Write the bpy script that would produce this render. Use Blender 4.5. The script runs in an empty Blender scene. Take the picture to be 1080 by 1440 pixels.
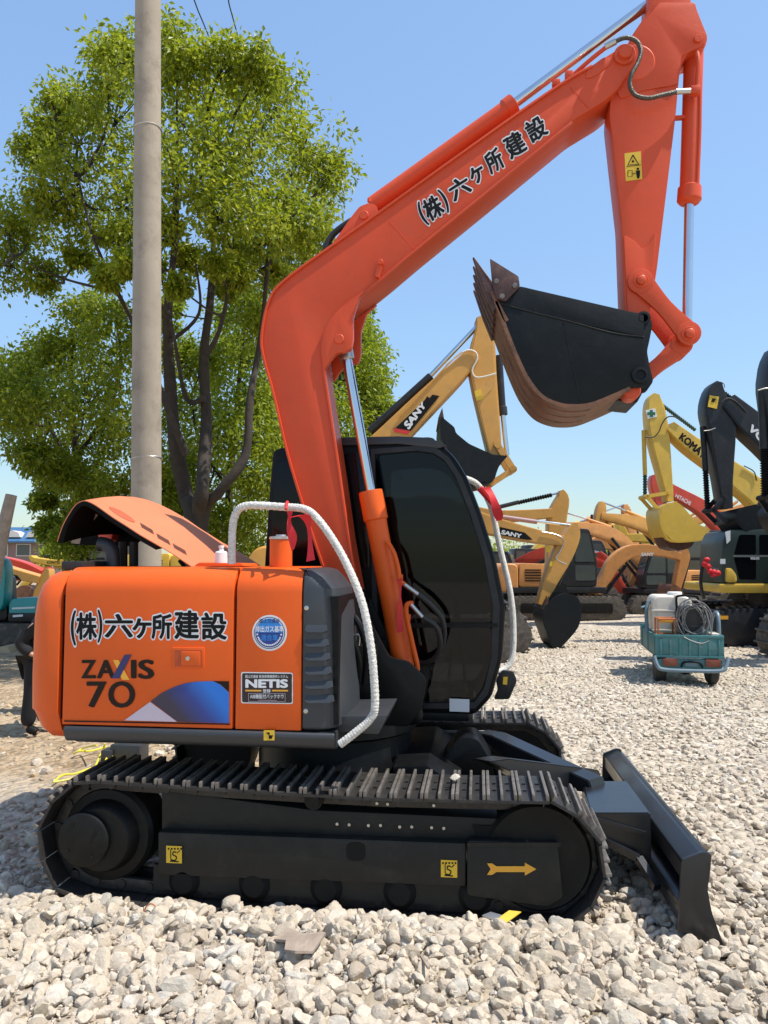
import bpy, bmesh, math, random
import numpy as np
from mathutils import Vector, Matrix, noise
R = random.Random(7)
NR = np.random.default_rng(11)
SC = bpy.context.scene
COL = SC.collection
rad = math.radians

# ---------------------------------------------------------------- camera
FPX, CAMH, CAMD = 1080.0, 1.8, 3.9
PITCH, YAW = math.atan(70 / 1080), rad(7)
CF = Vector((-math.sin(YAW) * math.cos(PITCH), math.cos(YAW) * math.cos(PITCH), math.sin(PITCH)))
CR = Vector((math.cos(YAW), math.sin(YAW), 0))
CU = CR.cross(CF)
CP = Vector((0, -CAMD, CAMH))
cd = bpy.data.cameras.new('camera')
cam = bpy.data.objects.new('camera', cd); COL.objects.link(cam)
cd.sensor_fit = 'HORIZONTAL'; cd.sensor_width = 36; cd.lens = 36
cd.clip_start = 0.05; cd.clip_end = 3000
M3 = Matrix((CR, CU, -CF)).transposed()
cam.matrix_world = Matrix.Translation(CP) @ M3.to_4x4()
SC.camera = cam

def ray(px, py):
    return CF + CR * ((px - 540) / FPX) + CU * (-(py - 720) / FPX)
def G(px, py, z=0.0):                       # the ground seen at a pixel
    d = ray(px, py); return CP + d * ((z - CAMH) / d.z)
def W(px, py, d):                           # a point at depth d
    return CP + ray(px, py) * d

class PL:                                   # an upright plane of a machine: u along, z up, o across
    def __init__(s, O=(0, 0, 0), yaw=0.0):
        s.O = Vector(O); s.u = Vector((math.cos(yaw), math.sin(yaw), 0)); s.n = Vector((-math.sin(yaw), math.cos(yaw), 0))
    def pt(s, u, z, o=0.0):
        return s.O + s.u * u + s.n * o + Vector((0, 0, z))
    def uv(s, px, py, o=0.0):
        d = ray(px, py); q = s.O + s.n * o
        t = (q - CP).dot(s.n) / d.dot(s.n)
        w = CP + d * t - s.O
        return (w.dot(s.u), w.z)
    def p(s, px, py, o=0.0):
        return s.pt(*s.uv(px, py, o), o)
    def poly(s, pts, o=0.0):
        return [s.uv(x, y, o) for x, y in pts]
MAIN = PL()

# ---------------------------------------------------------------- 2D helpers
def rnd(poly, r, seg=4):                    # round the corners of a polygon
    out = []; n = len(poly)
    for i in range(n):
        a, b, c = Vector(poly[i - 1]), Vector(poly[i]), Vector(poly[(i + 1) % n])
        l1, l2 = (a - b).length, (c - b).length
        k = min(r, l1 * .45, l2 * .45)
        p, q = b + (a - b) * (k / max(l1, 1e-6)), b + (c - b) * (k / max(l2, 1e-6))
        for j in range(seg + 1):
            t = j / seg
            out.append(tuple(p * (1 - t) ** 2 + b * (2 * t * (1 - t)) + q * t * t))
    return out
def smooth(pts, n=6, closed=False):         # Catmull-Rom, any dimension
    P = [Vector(p) for p in pts]; out = []; m = len(P)
    rng = range(m if closed else m - 1)
    for i in rng:
        if closed: p0, p1, p2, p3 = P[i - 1], P[i], P[(i + 1) % m], P[(i + 2) % m]
        else: p0, p1, p2, p3 = P[max(i - 1, 0)], P[i], P[i + 1], P[min(i + 2, m - 1)]
        for j in range(n):
            t = j / n
            out.append(.5 * (2 * p1 + (p2 - p0) * t + (2 * p0 - 5 * p1 + 4 * p2 - p3) * t * t + (3 * p1 - p0 - 3 * p2 + p3) * t ** 3))
    if not closed: out.append(P[-1])
    return out
def ribbon(pts, w, n=0, centre=True):       # a band of varying width along a 2D path, as a polygon
    P = [Vector(p) for p in pts]; w = list(w) if hasattr(w, '__len__') else [w] * len(P)
    if n:
        W3 = smooth([(p[0], p[1], q) for p, q in zip(P, w)], n)
        P = [Vector((a[0], a[1])) for a in W3]; w = [a[2] for a in W3]
    L, Rr = [], []
    for i, p in enumerate(P):
        t = (P[min(i + 1, len(P) - 1)] - P[max(i - 1, 0)]).normalized()
        nn = Vector((-t.y, t.x))
        if centre: L.append(tuple(p + nn * w[i] / 2)); Rr.append(tuple(p - nn * w[i] / 2))
        else: L.append(tuple(p)); Rr.append(tuple(p - nn * w[i]))
    return L + Rr[::-1]
def circ(c, r, n=24, a0=0.0):
    return [(c[0] + r * math.cos(a0 + 2 * math.pi * i / n), c[1] + r * math.sin(a0 + 2 * math.pi * i / n)) for i in range(n)]

# ---------------------------------------------------------------- mesh builder
class MB:
    def __init__(s): s.bm = bmesh.new()
    def prism(s, poly, pl, o0, o1, bev=0.0, shift=None, seg=2):
        bm = s.bm; sh = Vector(shift) if shift else Vector((0, 0, 0))
        A = [bm.verts.new(pl.pt(u, z, o0)) for u, z in poly]
        B = [bm.verts.new(pl.pt(u, z, o1) + sh) for u, z in poly]
        fs = [bm.faces.new(A), bm.faces.new(B[::-1])]
        n = len(A)
        for i in range(n):
            j = (i + 1) % n
            fs.append(bm.faces.new((A[j], A[i], B[i], B[j])))
        bmesh.ops.recalc_face_normals(bm, faces=fs)
        if bev:
            es = set(e for f in fs for e in f.edges)
            es = [e for e in es if len(e.link_faces) == 2 and e.calc_face_angle(0) > .5]
            bmesh.ops.bevel(bm, geom=es, offset=bev, segments=seg, profile=.6, affect='EDGES', clamp_overlap=True)
        return s
    def box(s, c, x, y, z, ax=None, bev=0.0):   # full sizes; ax = 3 axes
        ax = ax or (Vector((1, 0, 0)), Vector((0, 1, 0)), Vector((0, 0, 1)))
        c = Vector(c); vs = []
        for k in (-.5, .5):
            for j in (-.5, .5):
                for i in (-.5, .5):
                    vs.append(s.bm.verts.new(c + ax[0] * (x * i) + ax[1] * (y * j) + ax[2] * (z * k)))
        fs = [s.bm.faces.new([vs[i] for i in q]) for q in ((0, 2, 3, 1), (4, 5, 7, 6), (0, 1, 5, 4), (2, 6, 7, 3), (0, 4, 6, 2), (1, 3, 7, 5))]
        bmesh.ops.recalc_face_normals(s.bm, faces=fs)
        if bev:
            bmesh.ops.bevel(s.bm, geom=list(set(e for f in fs for e in f.edges)), offset=bev, segments=2, profile=.6, affect='EDGES', clamp_overlap=True)
        return s
    def beam(s, p0, p1, w, h, up=(0, 0, 1), bev=0.0):
        p0, p1 = Vector(p0), Vector(p1); a = (p1 - p0); L = a.length; a = a / L
        b = Vector(up).cross(a).normalized(); c = a.cross(b)
        return s.box((p0 + p1) / 2, L, w, h, (a, b, c), bev)
    def rings(s, rings, caps=(True, True), closed=True):
        bm = s.bm; V = [[bm.verts.new(Vector(p)) for p in r] for r in rings]; fs = []
        n = len(V[0])
        for a, b in zip(V, V[1:]):
            for i in range(n if closed else n - 1):
                j = (i + 1) % n
                fs.append(bm.faces.new((a[i], a[j], b[j], b[i])))
        if closed and caps[0]: fs.append(bm.faces.new(V[0][::-1]))
        if closed and caps[1]: fs.append(bm.faces.new(V[-1]))
        bmesh.ops.recalc_face_normals(bm, faces=fs)
        return s
    def lathe(s, p0, axis, prof, n=24):         # prof: (distance along axis, radius)
        p0 = Vector(p0); a = Vector(axis).normalized()
        b = a.orthogonal().normalized(); c = a.cross(b)
        rr = []
        for t, r in prof:
            r = max(r, 1e-4)
            rr.append([p0 + a * t + b * (r * math.cos(2 * math.pi * i / n)) + c * (r * math.sin(2 * math.pi * i / n)) for i in range(n)])
        return s.rings(rr)
    def cyl(s, p0, p1, r0, r1=None, n=20, bev=0.0):
        p0, p1 = Vector(p0), Vector(p1); L = (p1 - p0).length; r1 = r0 if r1 is None else r1
        pr = [(0, r0), (L, r1)] if not bev else [(0, r0 - bev), (bev, r0), (L - bev, r1), (L, r1 - bev)]
        return s.lathe(p0, p1 - p0, pr, n)
    def boot(s, p0, p1, r, n=14, pitch=.06, depth=.35):   # ribbed dust boot
        p0, p1 = Vector(p0), Vector(p1); L = (p1 - p0).length; k = max(4, int(L / pitch)) * 2
        return s.lathe(p0, p1 - p0, [(L * i / k, r * (1 if i % 2 else 1 - depth)) for i in range(k + 1)], n)
    def tube(s, pts, r, n=10, sub=6):
        P = smooth(pts, sub) if sub else [Vector(p) for p in pts]
        rr = []; up = None
        for i, p in enumerate(P):
            t = (P[min(i + 1, len(P) - 1)] - P[max(i - 1, 0)]).normalized()
            b = t.orthogonal().normalized() if up is None else (up - t * up.dot(t)).normalized()
            up = b; c = t.cross(b)
            q = r(i / (len(P) - 1)) if callable(r) else r
            rr.append([p + b * (q * math.cos(2 * math.pi * k / n)) + c * (q * math.sin(2 * math.pi * k / n)) for k in range(n)])
        return s.rings(rr)
    def ball(s, c, r, n=12, sc=(1, 1, 1)):
        mt = Matrix.Translation(Vector(c)) @ Matrix.Diagonal((r * sc[0], r * sc[1], r * sc[2], 1))
        bmesh.ops.create_uvsphere(s.bm, u_segments=n, v_segments=max(6, n // 2), radius=1, matrix=mt); return s
    def sheet(s, pts3):
        s.bm.faces.new([s.bm.verts.new(Vector(p)) for p in pts3]); return s
    def mesh(s, me_in, fn):                     # map a flat text mesh through fn(x, y)
        vs = [s.bm.verts.new(fn(v.co.x, v.co.y)) for v in me_in.vertices]
        for p in me_in.polygons:
            try: s.bm.faces.new([vs[i] for i in p.vertices])
            except ValueError: pass
        return s
    def build(s, name, mat, parent=None, sharp=35, base=False):
        me = bpy.data.meshes.new(name)
        co = [v.co for v in s.bm.verts]
        lo = Vector([min(c[i] for c in co) for i in range(3)]); hi = Vector([max(c[i] for c in co) for i in range(3)])
        c = (lo + hi) / 2
        if base: c.z = lo.z
        bmesh.ops.translate(s.bm, verts=s.bm.verts, vec=-c)
        s.bm.to_mesh(me); s.bm.free()
        me.polygons.foreach_set('use_smooth', [True] * len(me.polygons))
        me.set_sharp_from_angle(angle=rad(sharp))
        return link(name, me, mat, parent, c)
WL = {}
def link(name, me, mat, parent, c):
    o = bpy.data.objects.new(name, me); COL.objects.link(o)
    if mat is not None: me.materials.append(mat)
    c = Vector(c); WL[o.name] = c
    if parent is not None:
        o.parent = parent; o.location = c - WL[parent.name]
    else: o.location = c
    return o
def thing(name, label, cat, loc, group=None):
    o = bpy.data.objects.new(name, None); COL.objects.link(o)
    o.empty_display_size = .2
    o.location = Vector(loc); WL[o.name] = Vector(loc)
    return tag(o, label, cat, group)
def tag(o, label, cat, group=None):
    o['label'] = label; o['category'] = cat
    if group: o['group'] = group
    return o
def kind(o, k): o['kind'] = k; return o
def npmesh(name, V, F, mat, parent=None, smoothf=False, loc=(0, 0, 0)):   # V (n,3), F (m,k)
    me = bpy.data.meshes.new(name); k = F.shape[1]
    me.vertices.add(len(V)); me.vertices.foreach_set('co', np.asarray(V, np.float32).ravel())
    me.loops.add(F.size); me.loops.foreach_set('vertex_index', F.astype(np.int32).ravel())
    me.polygons.add(len(F)); me.polygons.foreach_set('loop_start', np.arange(0, F.size, k, dtype=np.int32))
    me.polygons.foreach_set('use_smooth', np.full(len(F), smoothf))
    me.update(calc_edges=True); me.validate()
    return link(name, me, mat, parent, loc)

# ---------------------------------------------------------------- lettering
_tm = {}
def glyph(ch, off=0.0, shear=0.0):
    k = (ch, off, shear)
    if k in _tm: return _tm[k]
    cu = bpy.data.curves.new('t', 'FONT'); cu.body = ch; cu.offset = off; cu.shear = shear; cu.resolution_u = 4
    ob = bpy.data.objects.new('t', cu); COL.objects.link(ob)
    dg = bpy.context.evaluated_depsgraph_get()
    me = bpy.data.meshes.new_from_object(ob.evaluated_get(dg))
    bpy.data.objects.remove(ob); bpy.data.curves.remove(cu)
    _tm[k] = me
    return me
def bbox(me):
    xs = [v.co.x for v in me.vertices]; ys = [v.co.y for v in me.vertices]
    return min(xs), max(xs), min(ys), max(ys)
def letters(items, pl, o, off=0.0, ref=None, pen=None):
    """items: (text, quad) with quad = TL, TR, BR, BL pixels; the strokes are fattened by moving a pen round
    an ellipse of half-axes `off` (or pen = rx, ry); the glyph fattened by `ref` fills the quad"""
    rx, ry = pen or (off, off); fx, fy = (rx, ry) if ref is None else (ref, ref)
    n = 1 if rx < 1e-4 else (8 if rx < .05 else 14)
    ring = [(0, 0)] + ([(rx * math.cos(a), ry * math.sin(a)) for a in np.linspace(0, 2 * math.pi, n, endpoint=False)] if n > 1 else [])
    if rx > .05: ring += [(rx * .5 * math.cos(a), ry * .5 * math.sin(a)) for a in np.linspace(.3, 2 * math.pi + .3, 7, endpoint=False)]
    mb = MB(); k = 0
    for ch, q in items:
        me = glyph(ch); x0, x1, y0, y1 = bbox(me); x0 -= fx; x1 += fx; y0 -= fy; y1 += fy
        for j, (dx, dy) in enumerate(ring):
            T = [pl.p(x, y, o - .00004 * (j + 1)) for x, y in q]
            def fn(x, y):
                a = (x + dx - x0) / (x1 - x0); b = (y + dy - y0) / (y1 - y0)
                return (T[3] * (1 - a) + T[2] * a) * (1 - b) + (T[0] * (1 - a) + T[1] * a) * b
            mb.mesh(me, fn)
    return mb
def qbox(x0, y0, x1, y1): return [(x0, y0), (x1, y0), (x1, y1), (x0, y1)]
def qrot(cx, cy, w, h, deg, sk=0.0):        # a turned box in pixels (deg counter-clockwise as seen)
    c, s = math.cos(rad(deg)), math.sin(rad(deg))
    def f(a, b):
        a += sk * b
        return (cx + a * c + b * s, cy - a * s + b * c)
    return [f(-w / 2, -h / 2), f(w / 2, -h / 2), f(w / 2, h / 2), f(-w / 2, h / 2)]

# ---------------------------------------------------------------- materials
def mat(name, col, rough=.5, metal=0.0, var=.12, scale=4.0, bump=0.0, bscale=40.0, coat=0.0, dirt=None, dirt_amt=.5, spec=.5):
    m = bpy.data.materials.new(name); m.use_nodes = True
    nt = m.node_tree; N = nt.nodes; Lk = nt.links; b = N['Principled BSDF']
    tc = N.new('ShaderNodeTexCoord')
    nz = N.new('ShaderNodeTexNoise'); nz.inputs['Scale'].default_value = scale; nz.inputs['Detail'].default_value = 6; nz.inputs['Roughness'].default_value = .65
    Lk.new(tc.outputs['Object'], nz.inputs['Vector'])
    rp = N.new('ShaderNodeMapRange'); rp.inputs['From Min'].default_value = .3; rp.inputs['From Max'].default_value = .7
    rp.inputs['To Min'].default_value = 1 - var; rp.inputs['To Max'].default_value = 1 + var
    Lk.new(nz.outputs['Fac'], rp.inputs['Value'])
    mx = N.new('ShaderNodeVectorMath'); mx.operation = 'SCALE'; mx.inputs[0].default_value = col[:3]
    Lk.new(rp.outputs['Result'], mx.inputs['Scale'])
    out = mx.outputs['Vector']
    if dirt:
        n2 = N.new('ShaderNodeTexNoise'); n2.inputs['Scale'].default_value = scale * 1.7; n2.inputs['Detail'].default_value = 9; n2.inputs['Roughness'].default_value = .7
        Lk.new(tc.outputs['Object'], n2.inputs['Vector'])
        r2 = N.new('ShaderNodeMapRange'); r2.inputs['From Min'].default_value = .5; r2.inputs['From Max'].default_value = .68; r2.inputs['To Max'].default_value = dirt_amt
        Lk.new(n2.outputs['Fac'], r2.inputs['Value'])
        m2 = N.new('ShaderNodeMix'); m2.data_type = 'RGBA'; m2.inputs['B'].default_value = (*dirt, 1)
        Lk.new(r2.outputs['Result'], m2.inputs['Factor']); Lk.new(out, m2.inputs['A']); out = m2.outputs['Result']
    Lk.new(out, b.inputs['Base Color'])
    rr = N.new('ShaderNodeMapRange'); rr.inputs['To Min'].default_value = max(.02, rough - .1); rr.inputs['To Max'].default_value = min(1, rough + .1)
    Lk.new(nz.outputs['Fac'], rr.inputs['Value']); Lk.new(rr.outputs['Result'], b.inputs['Roughness'])
    b.inputs['Metallic'].default_value = metal; b.inputs['Specular IOR Level'].default_value = spec
    if coat: b.inputs['Coat Weight'].default_value = coat; b.inputs['Coat Roughness'].default_value = .12
    if bump:
        n3 = N.new('ShaderNodeTexNoise'); n3.inputs['Scale'].default_value = bscale; n3.inputs['Detail'].default_value = 5
        Lk.new(tc.outputs['Object'], n3.inputs['Vector'])
        bp = N.new('ShaderNodeBump'); bp.inputs['Strength'].default_value = bump; bp.inputs['Distance'].default_value = .01
        Lk.new(n3.outputs['Fac'], bp.inputs['Height']); Lk.new(bp.outputs['Normal'], b.inputs['Normal'])
    return m
MT = dict(
    orange=mat('orange_paint', (.72, .105, .012), .42, var=.05, scale=2.5, spec=.25, coat=.1, bump=.04, bscale=60),
    boom=mat('boom_orange_paint', (.62, .076, .024), .42, var=.10, scale=1.6, spec=.25, coat=.08, bump=.06, bscale=45, dirt=(.50, .085, .035), dirt_amt=.45),
    hood=mat('faded_hood_paint', (.58, .175, .072), .6, var=.06, scale=3, bump=.04),
    black=mat('black_paint', (.005, .0054, .006), .42, var=.2, scale=6, bump=.06, bscale=70, dirt=(.022, .02, .017), dirt_amt=.3, spec=.2),
    frame=mat('track_frame_paint', (.0085, .0085, .008), .5, var=.2, scale=5, dirt=(.03, .026, .02), dirt_amt=.35, bump=.08, spec=.2),
    frame2=mat('paler_frame_paint', (.017, .017, .0155), .5, var=.2, scale=4, dirt=(.045, .04, .032), dirt_amt=.4, bump=.08, spec=.25),  # paler copy of the track frame paint
    blade=mat('blade_paint', (.011, .012, .0138), .33, var=.15, scale=5, bump=.05, coat=.2),
    plastic=mat('charcoal_plastic', (.034, .037, .042), .42, var=.08, scale=8, bump=.1, bscale=300),
    rubber=mat('hose_rubber', (.018, .018, .018), .6, var=.2, scale=20),
    steel=mat('worn_track_steel', (.032, .030, .029), .5, .3, var=.3, scale=9, bump=.15, dirt=(.085, .07, .056), dirt_amt=.5),
    worn=mat('worn_grouser_edge', (.19, .17, .15), .5, .5, var=.35, scale=14, bump=.2, dirt=(.09, .06, .045), dirt_amt=.6),
    chrome=mat('chrome_rod', (.62, .64, .66), .16, 1.0, var=.05),
    galv=mat('zinc_fitting', (.5, .49, .46), .35, .9, var=.1),
    glass=mat('dark_cab_glass', (.004, .005, .006), .05, var=.1, spec=.22),
    wrap=mat('white_rope_wrap', (.66, .63, .58), .85, var=.18, scale=40, bump=1.0, bscale=120, dirt=(.36, .34, .31), dirt_amt=.7),
    ribbon=mat('red_ribbon', (.62, .012, .02), .6, var=.15, scale=20),
    rust=mat('rusty_bucket_steel', (.19, .085, .045), .55, .15, var=.3, scale=5, bump=.2, dirt=(.07, .042, .03), dirt_amt=.8),
    rustdark=mat('dark_rusty_tooth', (.075, .035, .03), .5, .2, var=.3, scale=12, bump=.2, dirt=(.16, .085, .055), dirt_amt=.6),
    bucketblack=mat('bucket_black_paint', (.005, .0068, .008), .5, var=.3, scale=6, bump=.1, dirt=(.02, .022, .022), dirt_amt=.3, spec=.25),
    ink=mat('black_lettering', (.009, .009, .009), .6, var=.1, spec=.15),
    brownink=mat('brown_lettering', (.016, .009, .006), .5, var=.1, spec=.2),
    white=mat('white_vinyl', (.72, .72, .72), .5, var=.04),
    yellowsign=mat('yellow_vinyl', (.72, .46, .03), .5, var=.05),
    navy=mat('navy_vinyl', (.020, .022, .11), .4, var=.1),
    gold=mat('gold_vinyl', (.75, .36, .035), .4, var=.05),
    lilac=mat('lilac_vinyl', (.50, .42, .50), .45, var=.04),
    bluev=mat('blue_vinyl', (.02, .22, .62), .35, var=.05),
    concrete=mat('pole_concrete', (.35, .295, .23), .9, var=.16, scale=1.6, bump=.35, bscale=70, dirt=(.20, .165, .135), dirt_amt=.7, spec=.2),
    bark=mat('bark', (.038, .028, .02), .9, var=.4, scale=8, bump=.8, bscale=30),
    yellowcord=mat('yellow_cord', (.72, .62, .05), .5, var=.1),
    red=mat('red_paint', (.58, .05, .02), .4, var=.12, scale=3, coat=.2),
    redsign=mat('red_vinyl', (.6, .03, .02), .5),
    ochre=mat('ochre_paint', (.60, .30, .062), .45, var=.1, scale=2, dirt=(.33, .2, .09), dirt_amt=.4),
    yellow=mat('yellow_paint', (.66, .42, .055), .45, var=.1, scale=2, dirt=(.38, .25, .1), dirt_amt=.4),
    rustorange=mat('dusty_orange_paint', (.62, .27, .075), .55, var=.12, scale=2, dirt=(.30, .17, .09), dirt_amt=.6),
    teal=mat('teal_paint', (.012, .30, .30), .4, var=.1, scale=3, coat=.2),
    tealworn=mat('worn_teal_paint', (.045, .17, .175), .5, var=.2, scale=6, dirt=(.17, .19, .17), dirt_amt=.5),
    grayblue=mat('blue_grey_paint', (.13, .19, .23), .45, var=.15, scale=6),
    vblack=mat('dark_grey_paint', (.017, .018, .021), .42, var=.2, scale=3, dirt=(.06, .055, .05), dirt_amt=.35, spec=.35),
    greenblack=mat('dark_green_paint', (.018, .032, .026), .4, var=.2, scale=3),
    duststeel=mat('dusty_track_steel', (.075, .066, .056), .8, .1, var=.3, scale=6, bump=.3, dirt=(.22, .17, .12), dirt_amt=.7),
    glassgreen=mat('grey_green_glass', (.075, .09, .085), .08, var=.1),  # pale reflections put into the base colour
    tank=mat('white_plastic_tank', (.66, .60, .50), .45, var=.06),
    copper=mat('orange_engine_paint', (.45, .13, .035), .45, var=.2, scale=10),
    lamp=mat('dull_red_lens', (.22, .055, .03), .25, var=.1),
    skin=mat('skin', (.42, .22, .14), .55, var=.06),
    cloth=mat('black_cloth', (.010, .010, .012), .9, var=.2, scale=14, bump=.3),
    hair=mat('black_hair', (.008, .007, .006), .6, var=.2),
    brick=mat('brown_facade', (.24, .16, .14), .9, var=.1, scale=.4),
    roofblue=mat('blue_roof', (.035, .115, .23), .5, var=.1, scale=.5),
    pale=mat('pale_trim', (.55, .52, .48), .8, var=.06),
    boardgrey=mat('weathered_board', (.30, .24, .19), .9, var=.25, scale=9, bump=.5),
    greencross=mat('green_cross', (.01, .12, .05), .5),
    springgreen=mat('dark_green_boot', (.015, .05, .04), .6),
)
# ================================================================ the orange excavator
P = MAIN.p
def PG(pts, o): return MAIN.poly(pts, o)
EX = thing('excavator', 'large orange excavator with raised boom and black bucket on near gravel', 'excavator', (-.9, 1.15, 0))
V3 = Vector

# ---- tracks
SPC, IDC = (-2.0, .335), (.285, .325)
def track_path():
    loop = []
    for a in np.linspace(90, 262, 16): loop.append((SPC[0] + .31 * math.cos(rad(a)), SPC[1] + .31 * math.sin(rad(a)) + (.0 if a < 250 else .01)))
    loop += [(-1.72, .02), (-1.3, .012), (-.6, .01), (0, .012), (.16, .03)]
    for a in np.linspace(-75, 90, 16): loop.append((IDC[0] + .30 * math.cos(rad(a)), IDC[1] + .30 * math.sin(rad(a))))
    loop += [(-.1, .617), (-.5, .612), (-.9, .618), (-1.4, .628)]
    return [Vector(p) for p in loop]
def resample(loop, n):
    L = [0]
    m = len(loop)
    for i in range(m): L.append(L[-1] + (loop[(i + 1) % m] - loop[i]).length)
    out = []; j = 0
    for k in range(n):
        t = L[-1] * (k + .35) / n
        while L[j + 1] < t: j += 1
        f = (t - L[j]) / (L[j + 1] - L[j]); a, b = loop[j % m], loop[(j + 1) % m]
        out.append((a * (1 - f) + b * f, (b - a).normalized()))
    return out, L[-1] / n
LOOP = track_path()
SH, PITCHT = resample(LOOP, 42)
def track(y0, name='crawler_track'):
    yc = y0 + .225
    pads, bars, chain = MB(), MB(), MB()
    for p, t in SH:
        nn = Vector((t.y, -t.x)) * -1
        if (p - Vector((-.85, .32))).dot(nn) < 0: nn = -nn
        T = V3((t.x, 0, t.y)); N = V3((nn.x, 0, nn.y)); Y = V3((0, 1, 0)); c = V3((p.x, yc, p.y))
        pads.box(c, PITCHT * .97, .45, .014, (T, Y, N))
        for k, w in ((-.43, .016), (0, .014), (.43, .016)):
            bars.box(c + T * (k * PITCHT) + N * .021, w, .446, .03, (T, Y, N), .003)
        for q in (-.06, .06):                    # track bolts
            for r in (-.22, .22): pads.box(c + T * (r * PITCHT) + Y * q + N * .010, .018, .018, .010, (T, Y, N))
        for q in (-.075, .075): chain.box(c + Y * q - N * .045, PITCHT * 1.05, .035, .07, (T, Y, N), .01)
        chain.cyl(c - N * .05 + T * (PITCHT / 2) - Y * .1, c - N * .05 + T * (PITCHT / 2) + Y * .1, .022, n=10)
    a = pads.build('track_shoes', MT['steel'], EX)
    bars.build('grouser_bars', MT['worn'], a); chain.build('track_chain', MT['steel'], a)
    near = y0 < 1
    s = 1 if near else -1
    ye = y0 + .07 if near else y0 + .38              # outward face
    f = MB()
    A = PG([(222, 1170), (655, 1186), (655, 1247), (222, 1231)], .07)
    f.prism(A, MAIN, ye, ye + s * .30, .012)
    A = PG([(226, 1112), (440, 1140), (700, 1152), (700, 1186), (226, 1170)], .12)
    f.prism(A, MAIN, ye + s * .06, ye + s * .26, .01)
    f.prism([(-1.72, .075), (.05, .075), (.05, .2), (-1.72, .2)], MAIN, ye + s * .03, ye + s * .06)  # plate added to fill the dark gap around the rollers
    fr = f.build('track_frame', MT['frame2'], EX)
    g = MB(); g.prism(rnd(PG([(657, 1182), (784, 1185), (792, 1262), (770, 1275), (657, 1259)], .06), .02), MAIN, ye - s * .012, ye + s * .05, .006)
    g.prism(rnd(PG([(657, 1184), (788, 1184), (788, 1190), (657, 1190)], .06), .005), MAIN, ye - s * .02, ye - s * .013)
    g.build('idler_guard', MT['frame2'], EX)
    # sprocket with final drive
    d = MB(); c = V3((SPC[0], ye, SPC[1])); ax = V3((0, -s, 0))
    d.lathe(c - ax * .28, ax, [(0, .05), (.0, .25), (.2, .255), (.225, .235), (.23, .19), (.25, .185), (.30, .17), (.31, .16), (.315, 0)], 40)
    d.build('drive_sprocket', MT['frame'], EX)
    d = MB(); c2 = V3((SPC[0] - .075 if near else SPC[0], ye, SPC[1] + .005))
    d.lathe(c2 + ax * .01, ax, [(0, .14), (.045, .14), (.05, .135), (.055, .125), (.056, 0)], 40)
    for k in range(4):
        q = rad(35 + 90 * k); d.cyl(c2 + V3((.1 * math.cos(q), 0, .1 * math.sin(q))) + ax * .05, c2 + V3((.1 * math.cos(q), 0, .1 * math.sin(q))) + ax * .072, .011, n=6)
    d.build('final_drive_cover', MT['frame'], EX)
    d = MB(); c = V3((IDC[0], ye + s * .05, IDC[1]))
    d.lathe(c + ax * .03, -ax, [(0, .03), (.0, .08), (.02, .2), (.01, .25), (.03, .265), (.2, .265), (.22, .24), (.22, .05)], 40)
    d.build('idler_wheel', MT['frame'], EX)
    for k in range(5):
        x = -1.55 + .38 * k
        d = MB(); d.lathe(V3((x, ye + s * .0, .125)), -ax, [(0, .03), (.0, .055), (.03, .085), (.1, .085), (.12, .07), (.2, .07), (.22, .085), (.29, .085), (.3, .04)], 24)
        d.build('track_roller', MT['ink'], EX)
    d = MB(); p = P(440, 1127, .05) if near else V3((-.88, ye, .55))
    d.lathe(p, -ax, [(0, .0), (.001, .035), (.012, .036), (.013, .048), (.035, .05), (.04, .04), (.2, .04)], 24)
    d.build('carrier_roller', MT['frame'], EX)
    return fr
frame_near = track(0.0)
track(1.85)
# hole shade painted as black plates, bolts and stickers of the near track frame
b = MB(); b.prism(rnd(PG([(487, 1184), (514, 1185), (514, 1211), (487, 1210)], .068), .035), MAIN, .0675, .0695); b.build('frame_slot_shade', MT['ink'], frame_near)
b = MB()
for x, y in ((474, 1159), (491, 1160), (518, 1161), (535, 1161), (562, 1163), (579, 1163), (607, 1164), (624, 1165), (530, 1130), (545, 1131), (610, 1133)):
    q = P(x, y, .12); b.cyl(q, q + V3((0, .02, 0)), .008, n=8)
b.build('frame_bolts', MT['galv'], frame_near)
b = MB(); b.prism(PG([(664, 1160), (706, 1162), (706, 1178), (672, 1177)], .122), MAIN, .119, .122); b.build('frame_slot_shade', MT['ink'], frame_near)
def sticker(px, o, name, m, draw=None, par=EX, bev=0):
    a = MB(); a.prism(PG(px, o), MAIN, o - .003, o); a = a.build(name, m, par)
    if draw:
        d = MB(); draw(d); d.build('sticker_print', MT['ink'], a)
    return a
def hookmark(cx, cy, o):
    def f(d):
        pl = MAIN
        def L(pts, w=1.6): d.prism(ribbon(PG(pts, o - .0045), w * .0036), pl, o - .0045, o - .0034)
        for k in range(5): L([(cx - 9 + k * 4.4, cy - 9), (cx - 7 + k * 4.4, cy - 7.5)], 2.4)
        L([(cx - 5, cy - 7), (cx - 5, cy + 6)], 1.2)
        d.prism(ribbon(smooth(PG([(cx + 3, cy - 3), (cx - 1, cy - 4), (cx - 2, cy), (cx + 3, cy + 3), (cx + 1, cy + 8), (cx - 5, cy + 7)], o - .0045), 4), .006), pl, o - .0045, o - .0034)
        L([(cx + 4, cy - 2), (cx + 8, cy - 6)], 1.2); L([(cx - 6, cy + 9), (cx + 6, cy + 10)], 1.6)
    return f
sticker([(234, 1189), (256, 1190), (256, 1214), (234, 1213)], .0665, 'tie_down_sticker', MT['yellowsign'], hookmark(245, 1202, .0665))
sticker([(620, 1209), (643, 1210), (643, 1234), (620, 1233)], .0665, 'tie_down_sticker', MT['yellowsign'], hookmark(631, 1222, .0665))
o = .0565
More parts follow.
